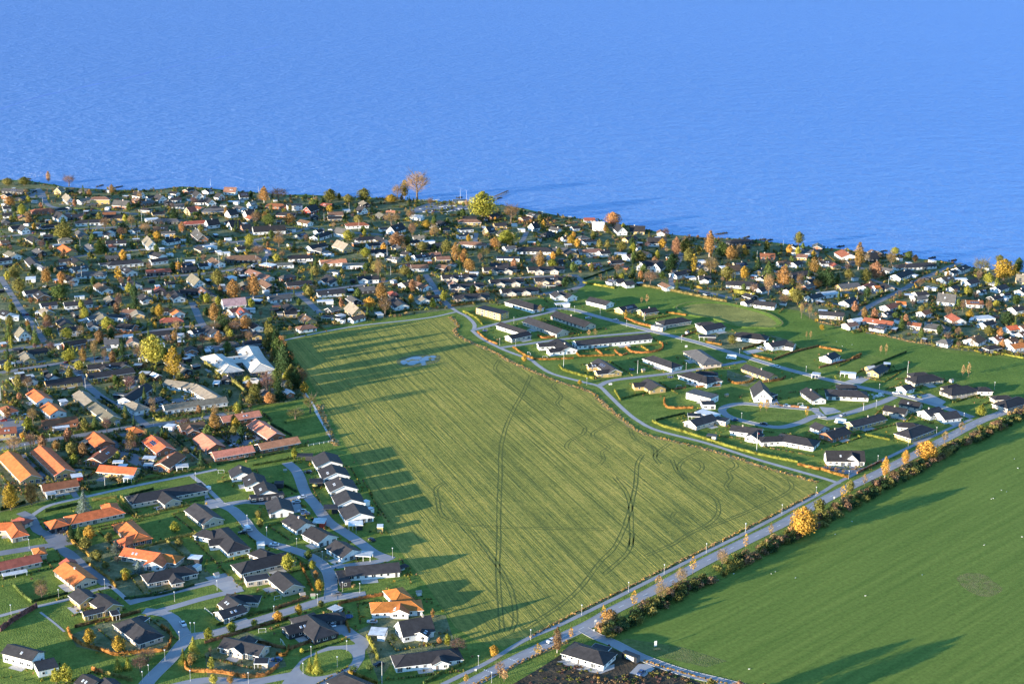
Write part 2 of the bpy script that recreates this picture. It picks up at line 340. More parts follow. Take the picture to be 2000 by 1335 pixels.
# straight tramlines along the drilled rows (clipped to the field)
def inside(poly, x, y):
    c = False; j = len(poly)-1
    for i in range(len(poly)):
        xi, yi = poly[i]; xj, yj = poly[j]
        if (yi > y) != (yj > y) and x < (xj-xi)*(y-yi)/(yj-yi)+xi: c = not c
        j = i
    return c
fw = [(q.x, q.y) for q in W2(FIELD)]
c0 = P(950, 850).xy; perp = Vector((-rowdir.y, rowdir.x)); rnd = random.Random(5); off = -190.0
while off < 190:
    off += rnd.choice((6.5, 9, 12, 12, 15))
    run = []
    bend = rnd.uniform(-1.2, 1.2)
    for i in range(-75, 76):
        q = c0+perp*(off+bend*math.sin(i*0.04))+rowdir*(i*4.0)
        if inside(fw, q.x, q.y): run.append(q)
        else:
            if len(run) > 6:
                for d in ((-0.9, 0.9) if rnd.random() < 0.6 else (0,)): ribbon('tyre_track', offset(run[1:-1], d), 0.36, 0.028, M_TRACK, field, jit=0.5)
            run = []
    if len(run) > 6: ribbon('tyre_track', offset(run, 0.9), 0.36, 0.028, M_TRACK, field, jit=0.5)
# puddle in the field, with a muddy margin
sheet('mud_margin', smooth_line(W2(pts('l', '-130 835 -90 795 0 772 90 760 200 762 290 768 300 800 280 830 210 850 130 875 20 880 -80 870')), 2, True), 0.036, mat('mud_margin', (0.10, 0.105, 0.04), 0.9, col2=(0.19, 0.19, 0.06), nscale=0.4, detail=8, grain=0.3, bump=0.3, bscale=1.0))
M_PUD = mat('puddle_water', (0.10, 0.13, 0.17), 0.05, spec=0.9)
for s in ('-90 835 -70 815 -30 822 -20 842 -60 858', '-45 812 0 790 70 778 120 786 110 806 60 812 20 806 -10 820', '-25 850 0 826 40 818 90 820 100 838 60 852 40 862 0 862', '95 815 130 790 170 775 200 784 180 800 195 815 150 824 160 842 115 848', '195 778 235 770 262 783 232 796', '205 806 230 802 250 812 222 818', '110 856 150 850 170 856 130 866'):
    sheet('puddle', smooth_line(W2(pts('l', s)), 1.2, True), 0.05, M_PUD)
# grass field on the right, meadow, basin, bare plot
_gd = (P(1940, 975)-P(1780, 1057)).xy; M_GFIELD = mat('young_corn_field', (0.115, 0.175, 0.030), 0.95, col2=(0.185, 0.24, 0.045), nscale=1.0, bump=0.25, bscale=0.9, spec=0.1, stretch=(math.atan2(_gd.y, _gd.x), 0.012, 0.30), detail=8, grain=0.22)
RF = [(1215, 1242), (1300, 1190), (1400, 1136), (1500, 1084), (1600, 1036), (1700, 980), (1800, 926), (1900, 874), (2000, 820), (2300, 660), (3600, 700), (3600, 1700), (1700, 1400), (1500, 1338), (1335, 1302), (1262, 1276)]
rf = sheet('grass_field', W2(RF), 0.02, M_GFIELD)
M_MEADOW = grass_mat('meadow_grass', (0.095, 0.16, 0.026), (0.16, 0.23, 0.04), nscale=0.05)
MEADOW = [(1130, 566), (1150, 549), (1250, 561), (1425, 594), (1560, 612), (1600, 637), (1700, 655), (1850, 688), (2000, 703), (2300, 752), (2300, 810), (2000, 775), (1935, 758), (1860, 735), (1790, 715), (1690, 690), (1600, 662),
          (1555, 668), (1500, 652), (1400, 628), (1270, 615), (1220, 600)]
sheet('meadow', W2(MEADOW), 0.018, M_MEADOW)
basin_l = smooth_line(W2(pts('m', '605 305 700 265 850 250 1050 255 1300 305 1500 365 1600 420 1640 465 1560 500 1400 495 1200 490 1000 420 800 385 680 360')), 5, True)
M_BASIN = grass_mat('basin_rough_grass', (0.16, 0.17, 0.045), (0.36, 0.33, 0.09), nscale=0.05, bump=0.5)
basin = sheet('drainage_basin', basin_l, 0.03, M_BASIN)
# rim bank round the basin
nb = len(basin_l); prof = [(3.0, 0.02), (1.2, 0.7), (-0.6, 0.7), (-4.0, 0.04)]
V = []
for d, z in prof: V += [(q.x, q.y, z) for q in offset(basin_l, d, True)]
F = [(a*nb+i, a*nb+(i+1) % nb, (a+1)*nb+(i+1) % nb, (a+1)*nb+i) for a in range(3) for i in range(nb)]
M_DRY = grass_mat('dry_grass', (0.24, 0.19, 0.07), (0.42, 0.31, 0.13), nscale=0.35, bump=0.5)
link('bank', mesh('bank', V, F, M_MEADOW), basin)
ribbon('path_edge', offset(basin_l, 0.3, True), 0.7, 0.72, M_DRY, basin, True, 0.4)
M_SOIL = mat('bare_soil', (0.045, 0.037, 0.028), 1.0, col2=(0.11, 0.085, 0.055), nscale=0.15, bump=0.4, bscale=0.8, spec=0.05, detail=7)
sheet('bare_plot', W2([(985, 1345), (1060, 1300), (1110, 1268), (1190, 1262), (1260, 1295), (1340, 1322), (1420, 1350), (1200, 1420), (960, 1400)]), 0.02, M_SOIL)
sheet('bare_plot', W2([(1262, 1276), (1200, 1256), (1225, 1246), (1330, 1262), (1420, 1290), (1380, 1302)]), 0.026, grass_mat('thin_grass', (0.10, 0.15, 0.03), (0.20, 0.20, 0.07), nscale=0.2, bump=0.25))
sheet('bare_patch', smooth_line(W2([(1868, 1128), (1890, 1118), (1925, 1122), (1940, 1135), (1960, 1150), (1930, 1165), (1900, 1158), (1880, 1145)]), 3, True), 0.03, mat('patchy_soil', (0.14, 0.19, 0.04), 1.0, col2=(0.22, 0.20, 0.08), nscale=0.3, spec=0.05, detail=8, grain=0.3, bump=0.2, bscale=2.5))
# dry verges
VERGES = [('S', '880 619 895 636 888 646 904 661 962 686 1002 708 1082 742 1150 764 1172 782 1200 806 1250 843 1322 863 1402 883 1502 915 1598 941', 3.4),
          ('S', '1594 962 1502 1009 1402 1059 1269 1125 1184 1168 1094 1212 1036 1243', 1.6), ('n', '0 340 300 400 700 490 1000 550 1250 572', 4.0), ('S', '900 1350 985 1308 1060 1272 1110 1252', 2.0),
          ('S', '1260 1290 1330 1312 1440 1340', 1.0), ('S', '622 790 640 835 656 870', 4.0)]
for t, s, wd in VERGES: ribbon('verge', smooth_line(W2(pts(t, s)), 2.5), wd, 0.036, M_DRY, jit=0.6)
# roads and paths
M_ASPH = mat('asphalt', (0.27, 0.27, 0.28), 0.9, col2=(0.36, 0.355, 0.355), nscale=0.09, bump=0.02, bscale=4, spec=0.25, detail=8)
M_OLDASPH = mat('old_asphalt', (0.19, 0.19, 0.20), 0.9, col2=(0.27, 0.27, 0.275), nscale=0.08, spec=0.25, detail=8)
M_PATH = mat('path_gravel', (0.34, 0.33, 0.32), 0.95, col2=(0.44, 0.42, 0.40), nscale=0.2, detail=7)
M_KERB = mat('kerb_stone', (0.42, 0.41, 0.39), 0.9, var=0.15, nscale=1.0)
M_MARK = mat('road_paint', (0.80, 0.80, 0.78), 0.7)
ROADSEG = []
def road(name, t, s, wd, material, z, kerb=False, closed=False):
    ln = smooth_line(W2(pts(t, s) if isinstance(s, str) else s), 3, closed)
    o = ribbon(name, ln, wd, z, material, None, closed)
    for i in range(len(ln)-1): ROADSEG.append((ln[i], ln[i+1], wd/2))
    if kerb:
        mb = MB()
        for sd in (-1, 1):
            a = offset(ln, sd*(wd/2), closed); b = offset(ln, sd*(wd/2+0.18), closed)
            for i in range(len(ln)-1):
                q = [a[i], a[i+1], b[i+1], b[i]]
                if sd < 0: q = q[::-1]
                top = [(v.x, v.y, 0.13) for v in q]; k = len(mb.V)
                mb.V += top+[(v.x, v.y, 0.0) for v in q]; mb.F += [(k+3, k+2, k+1, k), (k, k+1, k+5, k+4), (k+2, k+3, k+7, k+6)]; mb.M += [0, 0, 0]
        link('kerb', mb.mesh('kerb', M_KERB), o)
    return o, ln
main_road, mainl = road('main_road', 'S', '700 1440 800 1390 917 1335 1002 1290 1076 1254 1150 1219 1200 1190 1267 1157 1357 1107 1425 1072 1501 1035 1528 1022 1600 981 1660 950 1712 925 1776 893 1850 855 1912 823 1960 805 2010 785 2100 745 2300 660', 5.8, M_ASPH, 0.056, True)
bike, bikel = road('cycle_path', 'S', '760 1388 872 1332 955 1291 1023 1250 1090 1221 1198 1169 1295 1120 1378 1078 1474 1031 1598 965 1638 941 1718 901 1778 872 1858 835 1898 818', 2.3, M_ASPH, 0.050)
# lane dashes and give-way marks
acc = 0
for i in range(len(mainl)-1):
    acc += (mainl[i+1]-mainl[i]).length
    if acc > 7.5:
        acc = 0; a = mainl[i]; d = (mainl[i+1]-mainl[i]).normalized(); ribbon('lane_marking', [a, a+d*3.2], 0.18, 0.064, M_MARK, main_road)
def teeth(x0, y0, x1, y1, n, owner):
    a, b = P(x0, y0).xy, P(x1, y1).xy; d = (b-a).normalized(); L = (b-a).length/n
    for i in range(n): ribbon('give_way_mark', [a+d*(i*L), a+d*(i*L+L*0.55)], 0.5, 0.068, M_MARK, owner)
side, _ = road('side_road', 'S', '1140 1228 1165 1242 1200 1256 1256 1284 1335 1312 1425 1334 1540 1365', 5.2, M_ASPH, 0.060, True)
teeth(1318, 1122, 1340, 1129, 6, main_road); teeth(945, 1307, 965, 1313, 5, main_road); teeth(993, 1285, 1013, 1292, 6, main_road); teeth(1668, 940, 1682, 943, 5, main_road); teeth(1645, 953, 1660, 957, 5, main_road)
LR = [('estate_road', 'S', '250 1380 292 1327 332 1287 368 1246 413 1237 490 1215 602 1181 647 1167 715 1160', 5.4, M_ASPH, 0.050, True),
      ('estate_road', 'S', '368 1248 337 1206 312 1196 281 1192', 5.4, M_ASPH, 0.054, False), ('estate_road', 'S', '250 1177 300 1164 400 1140 455 1128', 4.5, M_ASPH, 0.058, False),
      ('estate_road', 'S', '284 1198 330 1187 400 1167 474 1150', 4.0, M_ASPH, 0.062, False),
      ('estate_road', 'S', '645 1170 646 1136 636 1109 602 1084 557 1069 526 1060 496 1041 476 1015 452 993 430 985', 5.4, M_ASPH, 0.046, True),
      ('estate_road', 'S', '405 990 440 985 480 979 512 981 560 975 602 967', 5.0, M_ASPH, 0.042, False), ('estate_road', 'S', '560 903 580 921 592 951 600 967 616 985 640 1017 670 1037 700 1057 732 1080 765 1092', 5.9, M_ASPH, 0.066, False),
      ('estate_road', 'S', '640 1108 690 1102 737 1096 765 1088', 4.0, M_ASPH, 0.058, False),
      ('estate_road', 'S', '318 1345 400 1328 490 1331 545 1322 580 1316', 5.0, M_ASPH, 0.046, False), ('estate_road', 'S', '690 1275 708 1255 685 1238 668 1225', 5.9, M_ASPH, 0.058, False),
      ('old_road', 'S', '-60 1092 0 1080 56 1071 108 1063 140 1058', 5.5, M_OLDASPH, 0.050, False), ('old_road', 'S', '40 1000 60 1011 74 1035 92 1044 112 1066 135 1080 168 1109 207 1138', 5.0, M_OLDASPH, 0.054, False),
      ('footpath', 'S', '207 1138 227 1152 256 1178', 2.0, M_PATH, 0.04, False), ('footpath', 'S', '56 1011 76 997 100 985 170 969 260 949 340 933 400 921 424 916', 2.6, M_PATH, 0.040, False),
      ('footpath', 'S', '374 928 400 949 420 968 432 980', 2.4, M_PATH, 0.044, False), ('footpath', 'S', '-20 1206 0 1202 45 1190 135 1169 184 1152 218 1145', 2.4, M_PATH, 0.040, False), ('footpath', 'a', '350 710 480 810 560 880', 1.0, M_PATH, 0.04, False),
      ('old_road', 'S', '-40 883 0 876 80 861 160 849 240 836 290 831 400 815 440 808', 5.2, M_OLDASPH, 0.050, False), ('old_road', 'S', '292 834 262 812 230 792 200 776 170 752 152 728 120 709', 5.0, M_OLDASPH, 0.054, False),
      ('old_road', 'S', '-40 736 0 728 60 718 120 709 180 700 240 696 290 690', 5.4, M_OLDASPH, 0.058, False), ('old_road', 'S', '-40 695 0 686 100 672 200 662 260 652 340 641 396 634', 5.0, M_OLDASPH, 0.050, False),
      ('old_road', 'S', '375 590 382 605 396 634 420 655', 5.0, M_OLDASPH, 0.056, False), ('old_road', 'S', '0 540 10 556 34 594 60 630 88 668', 4.5, M_OLDASPH, 0.054, False),
      ('old_road', 'S', '420 592 492 580 576 572 602 569 680 560 760 548', 5.0, M_OLDASPH, 0.050, False), ('old_road', 'S', '580 573 600 588 626 612', 5.0, M_OLDASPH, 0.054, False), ('old_road', 'S', '380 482 400 478 500 468 580 452 610 446 700 455 800 462', 5.0, M_OLDASPH, 0.050, False),
      ('old_road', 'S', '492 470 500 478 520 488 524 497 512 510 488 520 460 526 380 536 280 542', 5.0, M_OLDASPH, 0.054, False), ('old_road', 'S', '0 463 60 456 120 450 220 444 300 440', 4.5, M_OLDASPH, 0.050, False),
      ('old_road', 'S', '74 368 84 385 90 396 112 406 200 412 290 420', 4.5, M_OLDASPH, 0.054, False), ('old_road', 'S', '144 502 200 494 270 488 312 486 370 478', 4.5, M_OLDASPH, 0.050, False),
      ('footpath', 'S', '556 664 620 650 700 636 800 625 850 618 890 609', 2.2, M_PATH, 0.044, False), ('footpath', 'S', '880 600 896 610 912 618 926 632 926 644', 2.8, M_PATH, 0.048, False), ('old_road', 'S', '830 536 838 546 860 580 882 602', 5.0, M_OLDASPH, 0.05, False),
      ('estate_road', 'S', '922 645 980 630 1050 615 1086 606', 4.0, M_ASPH, 0.058, False), ('estate_road', 'S', '1070 606 1086 602 1120 605 1160 616 1200 627 1280 648 1360 668 1440 692 1520 716 1600 737 1700 760 1760 772 1820 788 1900 815', 5.0, M_ASPH, 0.050, True),
      ('footpath', 'S', '922 645 940 660 974 678 1000 689 1036 702 1052 714 1080 730 1140 746 1170 754 1190 772 1220 801 1246 821 1284 840 1380 865 1480 897 1600 931 1640 944', 2.8, M_PATH, 0.046, False),
      ('estate_road', 'S', '976 679 1040 670 1100 662 1180 655 1275 647', 3.6, M_ASPH, 0.058, False), ('estate_road', 'S', '1168 754 1200 742 1300 730 1380 718 1456 705', 4.0, M_ASPH, 0.058, False),
      ('estate_road', 'S', '1600 800 1500 792 1450 788 1420 793 1410 801 1426 814 1470 826 1520 834 1560 826 1594 812 1616 817 1660 806 1720 786 1748 774', 4.5, M_ASPH, 0.054, True), ('estate_road', 'S', '1590 800 1605 812', 4.5, M_ASPH, 0.058, False),
      ('old_road', 'S', '1120 536 1138 552 1120 564 1050 575', 5.0, M_OLDASPH, 0.050, False), ('old_road', 'S', '975 545 1060 540 1130 538', 4.0, M_OLDASPH, 0.054, False), ('old_road', 'S', '900 565 960 558 1060 556', 4.0, M_OLDASPH, 0.054, False),
      ('old_road', 'S', '1680 616 1700 597 1760 567 1800 545 1860 519 1880 514', 5.0, M_OLDASPH, 0.050, False), ('old_road', 'S', '1310 558 1350 565 1400 575 1440 585', 5.0, M_OLDASPH, 0.050, False), ('old_road', 'S', '1700 545 1760 566', 4.0, M_OLDASPH, 0.054, False),
      ('old_road', 'S', '930 455 935 475 1010 475 1030 452', 4.0, M_OLDASPH, 0.05, False), ('old_road', 'S', '1300 500 1330 495 1312 540 1312 558', 4.0, M_OLDASPH, 0.054, False), ('footpath', 'k', '980 1035 1060 1150 1150 1335', 1.2, mat('concrete_path', (0.55, 0.54, 0.52), 0.9), 0.05, False),
      ('footpath', 'f', '1075 0 1250 300', 1.2, mat('concrete_path', (0.55, 0.54, 0.52), 0.9), 0.052, False), ('footpath', 'e', '1560 150 1660 230 1800 360 1950 480', 2.0, M_PATH, 0.04, False)]
for a in LR: road(*a[:5], a[5], a[6])
# turning circle, parking courts, driveways
YARDS = [('S', '560 1320 590 1285 640 1262 690 1258 715 1250 712 1285 690 1318 640 1335 600 1345 550 1335', M_ASPH, 0.044), ('e', '1050 300 1230 285 1265 390 1420 480 1500 570 1380 560 1180 470 1120 480 1170 400', M_OLDASPH, 0.044),
         ('e', '200 420 330 440 560 690 380 720', M_OLDASPH, 0.044), ('e', '0 60 230 50 300 110 300 170 280 260 180 280 0 160', M_OLDASPH, 0.044), ('f', '150 200 330 190 500 300 520 330 240 360 190 280', M_OLDASPH, 0.044),
         ('j', '1400 930 1800 880 1860 920 1580 990 1440 1060 1250 1050', M_OLDASPH, 0.044), ('j', '850 510 1200 470 1230 510 900 545', M_OLDASPH, 0.044), ('k', '0 580 200 560 520 540 600 600 640 700 560 620 300 640 0 640', M_OLDASPH, 0.044),
         ('c', '1280 1140 1420 1110 1660 1200 1780 1160 1780 1200 1660 1245 1480 1215', M_PATH, 0.046), ('d', '130 1240 210 1160 300 1160 350 1200 260 1270', M_PATH, 0.044), ('n', '800 1060 1080 1040 1240 1120 1180 1170 1050 1130', M_PATH, 0.044), ('n', '0 1170 140 1180 220 1220 60 1250', M_PATH, 0.044),
         ('n', '240 930 380 870 520 880 400 950', M_PATH, 0.044), ('m', '1250 730 1480 690 1500 720 1300 760', M_PATH, 0.044), ('m', '1440 1200 1580 1180 1620 1260 1460 1255', M_ASPH, 0.040), ('i', '0 560 60 545 460 560 590 500 360 620 250 620', M_OLDASPH, 0.044), ('i', '880 310 1000 260 1110 200 1130 220 960 330', M_OLDASPH, 0.044),
         ('e', '440 1190 650 1160 700 1280 540 1290', M_OLDASPH, 0.044), ('a', '480 170 570 150 700 300 930 470 880 480', M_OLDASPH, 0.038), ('b', '0 410 180 370 330 500 200 560', M_PATH, 0.044), ('b', '1050 830 1180 760 1250 880 1160 910', M_ASPH, 0.040), ('f', '560 910 900 850 980 1000 860 1000', M_ASPH, 0.038),
         ('f', '0 780 60 860 200 900 60 940 0 930', M_ASPH, 0.038), ('b', '560 1110 650 1100 640 1180 560 1190', M_ASPH, 0.040), ('q', '0 395 200 330 590 330 560 400 300 420 0 430', M_OLDASPH, 0.044), ('o', '260 230 430 200 470 330 380 280 260 280', M_OLDASPH, 0.044)]
for t, s, M_, z in YARDS: sheet('paved_yard', W2(pts(t, s)), z, M_)
isl = sheet('traffic_island', smooth_line(W2([(585, 1303), (600, 1285), (640, 1270), (675, 1268), (689, 1283), (680, 1300), (645, 1316), (605, 1320)]), 2, True), 0.075, M_LAWN)
M_CONC = mat('patio_slabs', (0.42, 0.40, 0.37), 0.9, col2=(0.5, 0.48, 0.44), nscale=0.6, detail=5)
